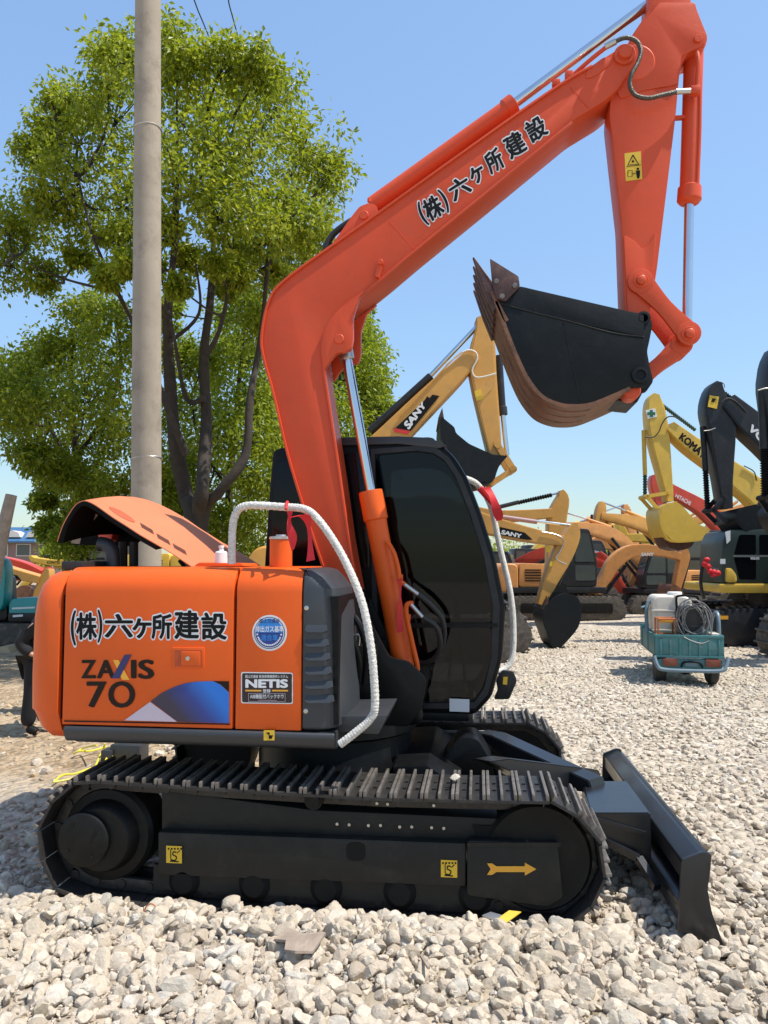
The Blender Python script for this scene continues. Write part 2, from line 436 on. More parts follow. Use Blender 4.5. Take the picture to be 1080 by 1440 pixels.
a = MB(); a.prism(PG([(685, 1214), (692, 1214), (698, 1218), (738, 1218), (738, 1213), (754, 1222), (738, 1231), (738, 1226), (698, 1226), (692, 1230), (685, 1230), (690, 1222)], o), MAIN, o - .003, o)
a.build('direction_arrow', MT['gold'], EX)

# ---- undercarriage
b = MB(); b.prism([(-1.45, .22), (.1, .22), (-.1, .46), (-1.4, .5)], MAIN, .40, 1.9, .02)
b.prism(PG([(565, 1048), (608, 1046), (650, 1072), (650, 1100), (565, 1100)], 1.15), MAIN, .62, 1.7, .01)
b.build('undercarriage_frame', MT['black'], EX)
b = MB(); b.lathe((-.93, 1.15, .44), (0, 0, 1), [(0, .50), (.06, .50), (.08, .49), (.28, .485), (.30, .52), (.36, .52)], 48); b.build('slewing_ring', MT['black'], EX)
# blade lift bracket and arms
b = MB(); b.prism(rnd(PG([(560, 1105), (618, 1068), (640, 1036), (655, 1029), (672, 1032), (690, 1062), (700, 1110)], 1.15), .03), MAIN, 1.0, 1.32, .02)
b.build('lift_bracket', MT['black'], EX)
pA0, pA1 = P(674, 1050, 1.5), P(826, 1108, 1.02)
def blade_arm(sy):
    m = MB()
    def mir(p): return V3((p.x, 1.15 + sy * (p.y - 1.15), p.z))
    top = [(666, 1030), (690, 1034), (828, 1098), (834, 1116), (784, 1109), (722, 1078), (690, 1049)]
    pts = []
    for i, (x, y) in enumerate(top):
        f = min(1, max(0, (x - 666) / 165)); Y = 1.5 * (1 - f) + .98 * f
        pts.append(P(x, y, Y))
    A = [mir(p) for p in pts]; nrm = V3((.1, .085 * sy, .005))
    B = [p + nrm for p in A]
    m.rings([A, B])
    bmesh.ops.bevel(m.bm, geom=m.bm.edges[:], offset=.006, segments=2, affect='EDGES', clamp_overlap=True)
    return m
blade_arm(1).build('blade_arm', MT['blade'], EX)
blade_arm(-1).build('blade_arm', MT['blade'], EX)
b = MB()
for k in range(3): b.tube([P(668, 1060 + 5 * k, 1.2), P(690, 1074 + 4 * k, 1.1), P(716, 1086 + 3 * k, .95), P(740, 1096, .9)], .011)
b.build('blade_hose', MT['rubber'], EX)
b = MB(); b.cyl(P(655, 1060, 1.15), P(800, 1128, .98), .05); b.build('blade_cylinder', MT['black'], EX)
# blade
sh = P(868, 1052, 2.3) - P(990, 1197, 0)
end = PG([(957, 1209), (988, 1197), (1000, 1200), (998, 1222), (994, 1249), (1000, 1281), (1018, 1331), (985, 1322), (950, 1308), (954, 1290)], 0)
b = MB(); b.prism(rnd(end, .012, 3), MAIN, -.012, .012, .003); b.build('blade_end_plate', MT['blade'], EX); b = MB(); b.prism([(u + sh.x, z + sh.z) for u, z in rnd(end, .012, 3)], MAIN, 2.288, 2.312, .003)
bl_end = b.build('blade_end_plate', MT['blade'], EX)
b = MB()
fr_ = PG([(999, 1203), (995, 1225), (992, 1250), (998, 1282), (1014, 1324)], 0)
bk_ = [(u - .035, z) for u, z in fr_]
full = smooth(fr_, 4) + smooth(bk_[::-1], 4)
b.prism([(p.x, p.y) for p in full], MAIN, .014, 2.286, shift=(sh.x, 0, sh.z))
b.prism(rnd(PG([(959, 1212), (986, 1200), (996, 1203), (994, 1226), (960, 1240)], 0), .01), MAIN, .014, 2.286, .004, shift=(sh.x, 0, sh.z))
b.prism(PG([(955, 1268), (990, 1262), (994, 1282), (956, 1300)], 0), MAIN, .014, 2.286, .004, shift=(sh.x, 0, sh.z))
b.build('moldboard', MT['blade'], EX)
b = MB()
tp = [P(818, 1098, 1.13), P(882, 1098, 1.13), P(915, 1143, .5), P(830, 1143, .5)]
lo = [p - V3((0, 0, .16)) for p in tp]
lo[1] -= V3((0, 0, .08)); lo[2] -= V3((0, 0, .1))
b.rings([tp, lo]); bmesh.ops.bevel(b.bm, geom=b.bm.edges[:], offset=.008, segments=2, affect='EDGES')
b.beam(P(832, 1150, .49), P(908, 1172, .49), .02, .02)
b.beam(P(846, 1180, .49), P(898, 1207, .45), .04, .035); b.beam(P(898, 1207, .45), P(924, 1248, .3), .04, .035)
b.build('blade_cover_plate', MT['blade'], EX)

# ---- upper structure: counterweight
def plan_cw(ins):                           # outline seen from above, rounded rear corners
    half = [(-2.240, .02), (-2.30, .022), (-2.355, .036), (-2.40, .062), (-2.432, .10), (-2.455, .16), (-2.49, .28), (-2.55, .50), (-2.60, .75), (-2.625, 1.0), (-2.63, 1.13)]
    full = half + [(x, 2.26 - y) for x, y in half[-2::-1]]
    c = Vector((-2.240, 1.13)); out = []
    for i, p in enumerate(full):
        a_, b_ = Vector(full[max(i - 1, 0)]), Vector(full[min(i + 1, len(full) - 1)])
        t = (b_ - a_).normalized(); n_ = Vector((-t.y, t.x))
        if n_.dot(c - Vector(p)) < 0: n_ = -n_
        if i in (0, len(full) - 1): n_ = Vector((0, 1 if i == 0 else -1))
        q = Vector(p) + n_ * ins; out.append((min(q.x, -2.240), q.y))
    return out
b = MB(); rr = []
for z, ins in ((.838, .15), (.85, .10), (.90, .05), (.99, .012), (1.0, .0), (1.2, -.004), (1.5, 0), (1.60, .012), (1.67, .035), (1.72, .075), (1.745, .12), (1.75, .17)):
    rr.append([(x, y, z) for x, y in plan_cw(ins)])
b.rings(rr); b.build('counterweight', MT['orange'], EX, sharp=50)

# side panels: an extruded section with a rounded shoulder
XL, X1, X2 = -2.212, MAIN.uv(330, 900, .02)[0], MAIN.uv(425, 900, .02)[0]
def shoulder(x0, x1, zt=1.77, zb=.935, y1=.55, r=.13):
    sec = [(.02, zb)]
    for a in np.linspace(0, 90, 9): sec.append((.02 + r - r * math.cos(rad(a)), zt - r + r * math.sin(rad(a))))
    sec += [(y1, zt + .004), (y1, zb)]
    pl = PL((0, 0, 0), rad(90))             # u along +Y, normal along -X
    m = MB(); m.prism(sec, pl, -x0, -x1, .006); return m
door = shoulder(XL, X1 - .008).build('engine_door', MT['orange'], EX)
cover = shoulder(X1 + .008, X2 - .004).build('side_panel', MT['orange'], EX)
b = MB(); b.box((-1.5, .62, 1.29), 1.55, 1.13, .66); b.build('engine_bay', MT['black'], EX)  # solid black block, keeps the inside and the panel gaps dark
b = MB(); b.box((-1.47, 1.18, .86), 1.46, 2.1, .09, bev=.02); b.box((-.42, 1.78, .765), .7, .9, .06, bev=.015); b.build('revolving_frame', MT['black'], EX)
# far side body (left side of the machine)
b = MB(); b.box((-1.75, 1.8, 1.33), .85, .86, .82, bev=.06); b.build('tank_cover', MT['orange'], EX)
# skirt: round-nosed beam
sec = rnd([(.005, .928), (.0, .90), (.03, .845), (.12, .835), (.35, .835), (.35, .928)], .03, 4)
pl90 = PL((0, 0, 0), rad(90))
b = MB(); b.prism(sec, pl90, 2.195, .735, .006); b.build('side_skirt', MT['plastic'], EX)
sticker([(371, 1027), (386, 1027), (386, 1041), (371, 1041)], .000, 'lift_point_sticker', MT['yellowsign'],
        lambda d: (d.prism(PG([(374, 1030), (379, 1030), (379, 1035)], -.004), MAIN, -.0045, -.0032), d.prism(PG([(378, 1034), (384, 1034), (382, 1039), (378, 1039)], -.004), MAIN, -.0045, -.0032)))
# charcoal air grille cover, wraps round the front corner
b = MB(); rr = []
xg = X2 + .004
def gring(z, f):                            # f: 0 bottom .. 1 top
    xn = MAIN.uv(466, 900, .02)[0] - .02 * f - .035 * max(0, f - .8) * 5
    y0 = .02 + .0
    return [(xg, y0, z), (xn - .05, y0, z), (xn - .01, y0 + .012, z), (xn + .02, y0 + .05, z), (xn + .055 - .02 * f, .16, z), (xn + .07 - .03 * f, .40, z), (xn + .07 - .03 * f, .55, z), (xg, .55, z)]
for z, f, ins in ((.935, 0, .02), (.95, 0, 0), (1.2, .25, 0), (1.5, .6, 0), (1.66, .85, 0), (1.72, 1, .015), (1.755, 1, .05), (1.768, 1, .10)):
    rr.append([(x - (ins if i not in (0, 7) else 0), y + (ins if y < .3 else 0), zz) for i, (x, y, zz) in enumerate(gring(z, f))])
b.rings(rr); bmesh.ops.bevel(b.bm, geom=[e for e in b.bm.edges if len(e.link_faces) == 2 and e.calc_face_angle(0) > .7], offset=.008, segments=2, affect='EDGES', clamp_overlap=True)
gc = b.build('air_intake_cover', MT['plastic'], EX, sharp=30)
b = MB(); f = .0
for k, y in enumerate((884, 904, 923.5, 943, 963, 983)):
    x1 = 461 + k * 1.9
    q0, q1 = P(429, y, .02), P(x1, y, .02)
    for s_, dz in ((1, 0),):
        A = [(q0.x, q0.z - .012), (q0.x + .02, q0.z - .022), (q1.x - .02, q1.z - .022), (q1.x, q1.z - .012), (q1.x - .005, q1.z + .02), (q0.x + .004, q0.z + .02)]
        lo = [V3((u, .021, z)) for u, z in A]
        hi = [V3((u * .97 + .03 * (q0.x + q1.x) / 2, .0035 if z < q0.z else .019, z + (.004 if z < q0.z else -.003))) for u, z in A]
        b.rings([lo, hi])
b.build('louvre', MT['plastic'], gc, sharp=25)
for x, y in ((431, 855), (430, 1000)):
    b = MB(); q = P(x, y, .02); b.lathe(q + V3((0, .002, 0)), (0, -1, 0), [(0, .012), (.004, .012), (.006, .006), (.007, 0)], 14); b.build('cover_bolt', MT['galv'], gc)
# door latch
q = [P(*c, .02) for c in ((243, 911), (287, 911), (287, 939), (243, 939))]
b = MB(); w = .008
b.prism(rnd(PG([(242, 910), (288, 910), (288, 940), (242, 940)], .02), .01), MAIN, .012, .0205, .003); l1 = b.build('door_latch', MT['orange'], EX)
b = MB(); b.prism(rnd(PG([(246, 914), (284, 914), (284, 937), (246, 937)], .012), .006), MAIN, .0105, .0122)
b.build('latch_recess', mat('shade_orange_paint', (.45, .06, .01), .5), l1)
b = MB(); b.prism(rnd(PG([(255, 916), (282, 916), (282, 936), (255, 936)], .01), .006), MAIN, .004, .0108, .003); b.build('latch_handle', MT['orange'], l1)
b = MB(); q = P(264, 926, .004); b.lathe(q, (0, -1, 0), [(0, .011), (.003, .011), (.004, .006), (.0045, 0)], 16); b.build('key_lock', MT['galv'], l1)

# ---- lettering and graphics on the side
SIDE = [('(', qbox(99.5, 858, 107, 908)), ('株', qbox(107, 861, 136.5, 900)), (')', qbox(137, 857, 144, 904)), ('六', qbox(147, 863, 187, 897)), ('ヶ', qbox(186, 869, 213, 898)),
        ('所', qbox(213, 863, 242, 899)), ('建', qbox(245, 858, 280, 899)), ('設', qbox(283, 861, 319, 900))]
letters(SIDE, MAIN, .0175, .085, .03).build('company_lettering_outline', MT['white'], door)
letters(SIDE, MAIN, .0162, pen=(.036, .026), ref=.03).build('company_lettering', MT['ink'], door)
letters([('Z', qbox(114, 928, 135, 954)), ('A', qbox(136, 928, 162, 954)), ('I', qbox(184, 928, 192, 954)), ('S', qbox(194, 927.5, 217, 955))], MAIN, .0165, pen=(.045, .02)).build('model_lettering', MT['brownink'], door)
b = MB(); b.prism(PG([(159, 928), (166.5, 928), (182, 956), (172, 956)], .0165), MAIN, .0155, .0165); b.build('model_lettering', MT['gold'], door)
b = MB(); b.prism(PG([(175, 921), (185, 920.5), (168, 954), (157, 954)], .0155), MAIN, .0140, .0150); b.build('model_lettering', MT['navy'], door)
letters([('7', qbox(121.5, 958.5, 150, 995)), ('O', qbox(152, 958, 190, 995.5))], MAIN, .0165, pen=(.03, .012)).build('model_number', MT['brownink'], door)
bm_ = bpy.data.materials.new('printed_blue_fade'); bm_.use_nodes = True
nt = bm_.node_tree; tc = nt.nodes.new('ShaderNodeTexCoord'); gx = nt.nodes.new('ShaderNodeSeparateXYZ'); rp = nt.nodes.new('ShaderNodeValToRGB')
nt.links.new(tc.outputs['Generated'], gx.inputs[0]); ad = nt.nodes.new('ShaderNodeMath'); ad.operation = 'MULTIPLY_ADD'; ad.inputs[1].default_value = .75
sub = nt.nodes.new('ShaderNodeMath'); sub.operation = 'MULTIPLY'; sub.inputs[1].default_value = .35
nt.links.new(gx.outputs['Z'], sub.inputs[0]); nt.links.new(gx.outputs['X'], ad.inputs[0]); nt.links.new(sub.outputs[0], ad.inputs[2])
nt.links.new(ad.outputs[0], rp.inputs[0]); nt.links.new(rp.outputs[0], nt.nodes['Principled BSDF'].inputs['Base Color'])
e = rp.color_ramp.elements; e[0].position = .35; e[0].color = (.035, .025, .05, 1); e[1].position = .85; e[1].color = (.008, .16, .60, 1)
el = rp.color_ramp.elements.new(.6); el.color = (.02, .045, .24, 1)
nt.nodes['Principled BSDF'].inputs['Roughness'].default_value = .35
arc = [(212, 986), (228, 974), (245, 966), (262, 960.5), (278, 958.5), (300, 958)]
b = MB(); b.prism(PG(arc + [(310, 963), (322, 974), (322, 1017), (250, 1015)], .0165), MAIN, .0160, .0168); b.build('stripe_graphic', bm_, door)
b = MB(); b.prism(PG([(175, 1013), (211, 987), (249, 1015)], .0165), MAIN, .0160, .0168); b.build('stripe_graphic', MT['lilac'], door)
b = MB(); b.prism(PG([(300, 958), (322, 958), (322, 973.5), (311, 963)], .0165), MAIN, .0160, .0168); b.build('stripe_graphic', MT['brownink'], door)
b = MB(); b.beam(P(90, 1014, .016), P(323, 1018.5, .016), .003, .006); b.build('trim_line', MT['ink'], door)
# round emission sticker
c = MAIN.uv(379, 890, .017)
def disc(r, o, m, n=48, poly=None, name='sticker_print', par=None):
    a = MB(); a.prism(poly or circ(c, r, n), MAIN, o - .0012, o); return a.build(name, m, par)
s0 = disc(.0925, .0185, MT['white'], name='emission_sticker', par=EX)
disc(.082, .0170, MT['navy'], par=s0)
disc(.078, .0156, MT['white'], par=s0)
disc(.074, .0142, mat('deep_blue_vinyl', (.012, .045, .26), .4), par=s0)
top = [(c[0] + .074 * math.cos(rad(t)), c[1] + .074 * math.sin(rad(t))) for t in np.linspace(2, 178, 24)]
disc(0, .0128, MT['bluev'], poly=top, par=s0)
letters([('排出ガス基準', qbox(359, 880, 399, 889)),], MAIN, .0112, .02).build('sticker_print', MT['white'], s0)
letters([('国土交通省', qbox(365, 870, 393, 876)),], MAIN, .0112, .01).build('sticker_print', MT['navy'], s0)
letters([('適合車', qbox(367, 892, 391, 901)),], MAIN, .0112, .015).build('sticker_print', MT['bluev'], s0)
b = MB()
for t in np.linspace(202, 338, 17):
    b.box((c[0] + .063 * math.cos(rad(t)), .0112, c[1] + .063 * math.sin(rad(t))), .007, .001, .008, (V3((-math.sin(rad(t)), 0, math.cos(rad(t)))), V3((0, 1, 0)), V3((math.cos(rad(t)), 0, math.sin(rad(t))))))
for q in (187, 353): b.prism(circ((c[0] + .064 * math.cos(rad(q)), c[1] + .064 * math.sin(rad(q))), .005, 8), MAIN, .0107, .0117)
b.build('sticker_print', MT['white'], s0)
# registration sticker
b = MB(); b.prism(rnd(PG([(339, 945), (412, 946), (412, 990), (339, 989)], .0185), .012), MAIN, .0172, .0185); n0 = b.build('registration_sticker', MT['white'], EX)
b = MB(); b.prism(rnd(PG([(340.5, 946.5), (410.5, 947.5), (410.5, 988.5), (340.5, 987.5)], .0172), .010), MAIN, .0160, .0170); b.build('sticker_print', mat('dark_vinyl', (.022, .010, .012), .4), n0)
letters([('NETIS', qbox(345, 955, 405, 967.5)),], MAIN, .0148, .05).build('sticker_print', MT['white'], n0)
letters([('国土交通省 新技術情報提供システム', qbox(345, 949, 405, 953.5)), ('登録', qbox(369.5, 969, 380.5, 974)), ('AIB機能付バックホウ', qbox(351.5, 976, 399, 982.5))], MAIN, .0148, .012).build('sticker_print', MT['white'], n0)
b = MB()
for x0, x1 in ((345, 367.5), (382.5, 405)): b.prism(PG([(x0, 970), (x1, 970.2), (x1, 972.4), (x0, 972.2)], .0148), MAIN, .0143, .0150)
b.build('sticker_print', MT['gold'], n0)
b = MB()
for q in ([(349.5, 975), (401, 975.4)], [(349.5, 986.5), (401, 986.9)], [(349.5, 975), (349.5, 986.5)], [(401, 975.4), (401, 986.9)], [(363, 984.7), (389, 984.9)]): b.prism(ribbon(PG(q, .0148), .0015), MAIN, .0143, .0150)
b.build('sticker_print', MT['lilac'], n0)

# ---- open engine hood: a bent sheet
prof = [(269, 797.5), (252, 786), (235, 775), (216, 764), (197, 753), (177, 740), (158, 728), (137, 713), (126, 707), (117, 705), (107, 710), (97, 724), (88, 741), (81, 762)]
uvs = [MAIN.uv(x, y, .32) for x, y in prof]
S_ = [tuple(p) for p in smooth(uvs, 3)]
zc = max(z for u, z in S_); ic = max(range(len(S_)), key=lambda i: S_[i][1])
def hood_at(u, z, i, y):                    # crowned across, rear lip dying out on the far side
    f = (y - .32) / 1.38
    cam_ = .075 * math.sin(math.pi * min(1, max(0, f))) * min(1, i / 12)
    if i > ic + 1: z = z + (zc - .03 - z) * min(1, max(0, (y - 1.15) / .25))
    return Vector((u, y, z + cam_))
YS = [.32, .40, .55, .75, .95, 1.1, 1.2, 1.3, 1.45, 1.60, 1.70]
def hood_shell(d0, d1, ys, i0=0):
    b = MB(); rr = []
    P2 = [Vector(q) for q in S_]; n = len(P2)
    nr = []
    for i in range(n):
        t = (P2[min(i + 1, n - 1)] - P2[max(i - 1, 0)]).normalized(); q = Vector((t.y, -t.x)); nr.append(q if q.y > -.3 and (q.y > 0 or q.x < 0) else -q)
    for y in ys:
        A = [hood_at(*(P2[i] + nr[i] * d0), i, y) for i in range(i0, n)]; B = [hood_at(*(P2[i] + nr[i] * d1), i, y) for i in range(i0, n)]
        rr.append(A + B[::-1])
    return b.rings(rr)
hood = hood_shell(0, .005, YS).build('engine_hood', MT['hood'], EX, sharp=40)
lin = hood_shell(-.026, -.0015, [.319, .34] + YS[1:-1] + [1.69], 8)
foam = mat('black_foam_lining', (.006, .006, .006), .9, spec=.1)
lin.build('hood_lining', foam, hood)
b = MB(); b.prism(PG([(98, 766), (186, 768), (204, 752), (192, 733), (160, 722), (125, 724)], 1.1), MAIN, 1.1, 1.14, .004); b.build('hood_inner_panel', foam, hood)  # inner panel is a black sheet added for the dark hollow
b = MB(); q = P(147, 747, .95); b.prism(rnd(PG([(136, 744), (146, 738), (160, 746), (156, 760), (146, 764), (138, 756)], .95), .01), MAIN, .95, 1.05, .01); b.build('hood_latch', MT['red'], hood)
b = MB(); b.sheet([P(118, 716, .6), P(138, 724, .6), P(112, 758, .7), P(106, 756, .7)]); b.sheet([P(104, 745, .6), P(118, 738, .6), P(112, 765, .62), P(100, 764, .62)]); b.build('torn_foam', MT['boardgrey'], hood)
def on_hood(px, py, dz=.0105):              # a point of the hood's upper sheet
    d = ray(px, py); best = None
    for y in np.linspace(.33, 1.68, 260):
        t = (y - CP.y) / d.y; q = CP + d * t
        for i in range(ic):
            (ua, za), (ub, zb) = S_[i], S_[i + 1]
            if min(ua, ub) <= q.x <= max(ua, ub):
                f = (q.x - ua) / (ub - ua); h = hood_at(q.x, za + (zb - za) * f, i + f, y)
                if best is None or abs(h.z - q.z) < best[0]: best = (abs(h.z - q.z), h)
    return best[1] + Vector((.3, 0, .95)) * dz if best and best[0] < .02 else None
def hoodpatch(m, pts, dz):
    q = [on_hood(x, y, dz) for x, y in pts]
    if all(q): m.sheet(q)
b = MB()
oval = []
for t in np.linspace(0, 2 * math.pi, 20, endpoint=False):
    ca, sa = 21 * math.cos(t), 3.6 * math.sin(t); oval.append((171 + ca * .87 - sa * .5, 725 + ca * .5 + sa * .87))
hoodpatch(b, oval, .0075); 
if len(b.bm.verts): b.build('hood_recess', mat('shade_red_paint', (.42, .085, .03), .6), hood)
b = MB()
for (cx, cy) in ((206, 746), (229, 761), (252, 775)):
    for k in range(10):
        t = -1 + k / 4.5
        x, y = cx + t * 8, cy + t * 4.6
        hoodpatch(b, [(x - 1.6, y - 5.0), (x - .2, y - 4.2), (x + 2.4, y + 2.6), (x + 1.0, y + 1.8)], .0075)
if len(b.bm.verts): b.build('vent_slots', mat('slot_shadow_paint', (.10, .025, .01), .7), hood)
# engine parts under the hood
b = MB(); b.tube([P(140, 765, .5), P(150, 767, .5), P(157, 775, .5), P(159, 790, .5), P(159, 805, .5)], .045, 14); b.build('exhaust_pipe', MT['plastic'], EX)
b = MB(); b.tube([P(173, 762, .62), P(173, 805, .62)], .028); b.tube([P(188, 762, .62), P(188, 805, .62)], .028); b.box(P(120, 795, .35), .13, .3, .05, bev=.01); b.build('intake_hose', MT['rubber'], EX)
b = MB(); b.tube([P(259, 798, .40), P(257, 794, .42), P(253, 789, .45)], .012); b.build('hood_stay', MT['ink'], EX)
# deck plate, cap and filler tube
b = MB(); b.prism(rnd(PG([(280, 796), (287, 791), (345, 792), (350, 796)], .3), .01), MAIN, .22, .5, .004); b.build('deck_plate', MT['orange'], EX)
b = MB(); q = P(311, 792, .3); b.lathe(q, (0, 0, 1), [(0, .036), (.06, .034), (.065, .03), (.07, .014), (.085, .012), (.088, .016), (.1, .016), (.101, 0)], 20); b.build('filler_cap', MT['white'], EX)
b = MB(); q = P(395, 798, .25); b.cyl(q - V3((0, 0, .03)), q + V3((0, 0, .155)), .062, n=28, bev=.004); ft = b.build('fuel_filler', MT['orange'], EX)
b = MB(); b.lathe(q + V3((0, 0, .155)), (0, 0, 1), [(0, .066), (.012, .066), (.016, .06), (.018, .03), (.026, .028), (.027, 0)], 24); b.build('filler_cap', MT['galv'], ft)
# wrapped handrail
rail = [(326, 793, .12), (327, 745, .11), (332, 722, .10), (348, 711, .09), (400, 713, .07), (428, 716, .06), (446, 729, .05), (470, 762, .04), (492, 803, .03), (510, 850, .02), (521, 905, .01), (526, 955, .01), (527, 995, .01), (520, 1012, .01), (500, 1030, .0), (478, 1047, .0)]
b = MB(); b.tube([P(*a) for a in rail], lambda t: .0205 * (1 + .05 * math.sin(t * 640)), 14, 24); hr = b.build('handrail', MT['wrap'], EX)
b = MB()
def strip(m, pts, w, th=.004):
    for (p, q) in zip(pts, pts[1:]): m.beam(p, q, th, w)
def ribbon_strip(m, pts, w):
    S = smooth(pts, 5)
    L = [p + V3((math.sin(i * .5) * .01, math.cos(i * .4) * .01 - w * .2, 0)) + V3((-w / 2, 0, 0)) for i, p in enumerate(S)]
    Rr = [p + V3((math.cos(i * .6) * .008, math.sin(i * .5) * .01, 0)) + V3((w / 2, 0, .01)) for i, p in enumerate(S)]
    bm = m.bm; A = [bm.verts.new(p) for p in L]; B = [bm.verts.new(p) for p in Rr]
    for i in range(len(A) - 1): bm.faces.new((A[i], B[i], B[i + 1], A[i + 1]))
b.tube([P(402, 716, .02), P(404, 706, .06), P(407, 717, .11)], .008)
ribbon_strip(b, [P(406, 718, .06), P(407, 735, .05), P(412, 755, .06), P(411, 775, .05)], .03)
ribbon_strip(b, [P(408, 728, .05), P(418, 727, .02), P(430, 728, .04), P(434, 745, .06), P(437, 790, .06)], .035)
b.build('tied_ribbon', MT['ribbon'], hr)
# step plate by the cab
b = MB(); b.prism(PG([(478, 996), (552, 994), (540, 1020), (482, 1016)], .35), MAIN, .12, .62, .008); b.build('step_plate', MT['plastic'], EX)

# ---- cab
cabp = [(383, 632), (420, 624), (480, 617.5), (560, 617), (602, 619), (626, 628), (642, 645), (658, 672), (678, 724), (697, 785), (711, 855), (707, 925), (692, 980), (668, 1006), (560, 1003), (480, 985), (372, 985), (369, 880), (371, 794), (377, 700)]
CY = 1.32
cab_ = rnd(PG(cabp, CY), .04, 3)
# hollow cab: two pillared side walls, roof, rear, floor; smoky panes all round, a seat and levers inside
smoky = bpy.data.materials.new('smoky_glass'); smoky.use_nodes = True
nt = smoky.node_tree; nt.nodes.remove(nt.nodes['Principled BSDF'])
tp_ = nt.nodes.new('ShaderNodeBsdfTransparent'); tp_.inputs[0].default_value = (.30, .315, .325, 1)
gl_ = nt.nodes.new('ShaderNodeBsdfGlossy'); gl_.inputs['Roughness'].default_value = .03; gl_.inputs['Color'].default_value = (.75, .78, .8, 1)
fn_ = nt.nodes.new('ShaderNodeFresnel'); fn_.inputs[0].default_value = 1.38; mx_ = nt.nodes.new('ShaderNodeMixShader')
nt.links.new(fn_.outputs[0], mx_.inputs[0]); nt.links.new(tp_.outputs[0], mx_.inputs[1]); nt.links.new(gl_.outputs[0], mx_.inputs[2]); nt.links.new(mx_.outputs[0], nt.nodes['Material Output'].inputs['Surface'])
opening = rnd(PG([(528, 640), (585, 635), (608, 638), (624, 648), (640, 672), (660, 722), (680, 785), (692, 850), (691, 925), (680, 965), (666, 986), (600, 988), (549, 976), (532, 940)], CY), .04, 4)
cc_ = Vector(MAIN.uv(612, 800, CY))
def cast(poly, a):                          # the outline met by a ray from the middle
    d = Vector((math.cos(a), math.sin(a))); best = 0
    for i in range(len(poly)):
        p, q = Vector(poly[i - 1]) - cc_, Vector(poly[i]) - cc_; ee = q - p
        den = d.x * ee.y - d.y * ee.x
        if abs(den) < 1e-9: continue
        t = (p.x * ee.y - p.y * ee.x) / den; f = (p.x * d.y - p.y * d.x) / den
        if -1e-6 <= f <= 1 + 1e-6 and t > best: best = t
    return tuple(cc_ + d * best)
ang = sorted(set([math.atan2(z - cc_.y, u - cc_.x) for u, z in cab_ + opening]))
OUT, INN = [cast(cab_, a_) for a_ in ang], [cast(opening, a_) for a_ in ang]
ctr_ = sum((Vector(q) for q in cab_), Vector((0, 0))) / len(cab_)
def inset(q, k): v = Vector(q) - ctr_; return tuple(ctr_ + v * (1 - k / v.length))
def wall(y0, y1, out):                      # out = which face is outside
    lo_, hi_ = (y0, y1) if out < 0 else (y1, y0)
    s_ = 1 if out < 0 else -1
    R0 = [MAIN.pt(*inset(q, .03), lo_) for q in OUT]; R1 = [MAIN.pt(*inset(q, .008), lo_ + s_ * .010) for q in OUT]; R2 = [MAIN.pt(*q, lo_ + s_ * .03) for q in OUT]; R3 = [MAIN.pt(*q, hi_) for q in OUT]
    I0 = [MAIN.pt(*q, lo_) for q in INN]; I1 = [MAIN.pt(*q, hi_) for q in INN]
    m = MB(); m.rings([I1, I0, R0, R1, R2, R3, I1], caps=(False, False)); bmesh.ops.remove_doubles(m.bm, verts=m.bm.verts, dist=1e-5); return m
cab = wall(CY, CY + .06, -1).build('cab', MT['black'], EX, sharp=40)
wall(2.20, 2.26, 1).build('far_wall', MT['black'], cab, sharp=40)
def strip(pts, m, name, y0=CY + .06, y1=2.20, t=.03):
    b = MB(); b.prism(ribbon([inset(q, t / 2 + .002) for q in PG(pts, CY)], t), MAIN, y0, y1); return b.build(name, m, cab)
strip([(626, 628), (602, 619), (560, 617), (480, 617.5), (420, 624), (383, 632), (377, 700), (371, 794), (369, 880), (372, 985), (480, 985), (560, 1003), (668, 1006)], MT['black'], 'cab_shell')
strip([(626, 628), (642, 645), (658, 672), (678, 724), (697, 785), (711, 855)], smoky, 'windscreen', t=.008)
strip([(711, 858), (707, 925), (692, 980), (668, 1006)], smoky, 'lower_windscreen', t=.008)
strip([(713, 850), (711, 862)], MT['black'], 'windscreen_bar', t=.03)
gl = rnd(PG([(528, 640), (585, 635), (608, 638), (624, 648), (640, 672), (660, 722), (680, 785), (692, 850), (692, 876), (532, 876)], CY), .05, 4)
gl = [inset(q, -.006) for q in gl]
for o_ in (CY + .012, 2.235):
    b = MB(); b.prism(gl, MAIN, o_, o_ + .006); b.build('side_window', smoky, cab)
gl2 = [inset(q, -.006) for q in rnd(PG([(532, 882), (692, 882), (690, 925), (680, 965), (666, 985), (600, 987), (550, 975), (534, 940)], CY), .04, 4)]
for o_ in (CY + .012, 2.235):
    b = MB(); b.prism(gl2, MAIN, o_, o_ + .006); b.build('lower_window', smoky, cab)
b = MB(); b.beam(P(526, 879, CY + .0), P(700, 879, CY + .0), .03, .028); b.build('window_bar', MT['black'], cab)
b = MB(); b.prism(rnd(PG([(387, 648), (520, 635), (520, 800), (380, 800)], CY), .03), MAIN, CY - .006, CY + .002, .003); b.build('rear_window', MT['glass'], cab)
b = MB(); ym = 1.79
b.prism(rnd(PG([(470, 905), (560, 900), (568, 925), (470, 930)], ym), .03), MAIN, 1.55, 2.03, .03)
b.prism(rnd(PG([(462, 905), (490, 905), (478, 790), (466, 745), (448, 745), (446, 790)], ym), .03), MAIN, 1.57, 2.01, .03)
b.prism(rnd(PG([(470, 930), (550, 930), (545, 990), (470, 980)], ym), .02), MAIN, 1.62, 1.96, .01); b.build('seat', mat('grey_seat_cloth', (.10, .10, .11), .9), cab)
b = MB()
for y in (1.60, 1.98): b.tube([P(590, 940, y), P(594, 880, y), P(590, 858, y), P(586, 845, y)], .014); b.ball(P(585, 842, y), .03, 10, (1, 1, 1.4))
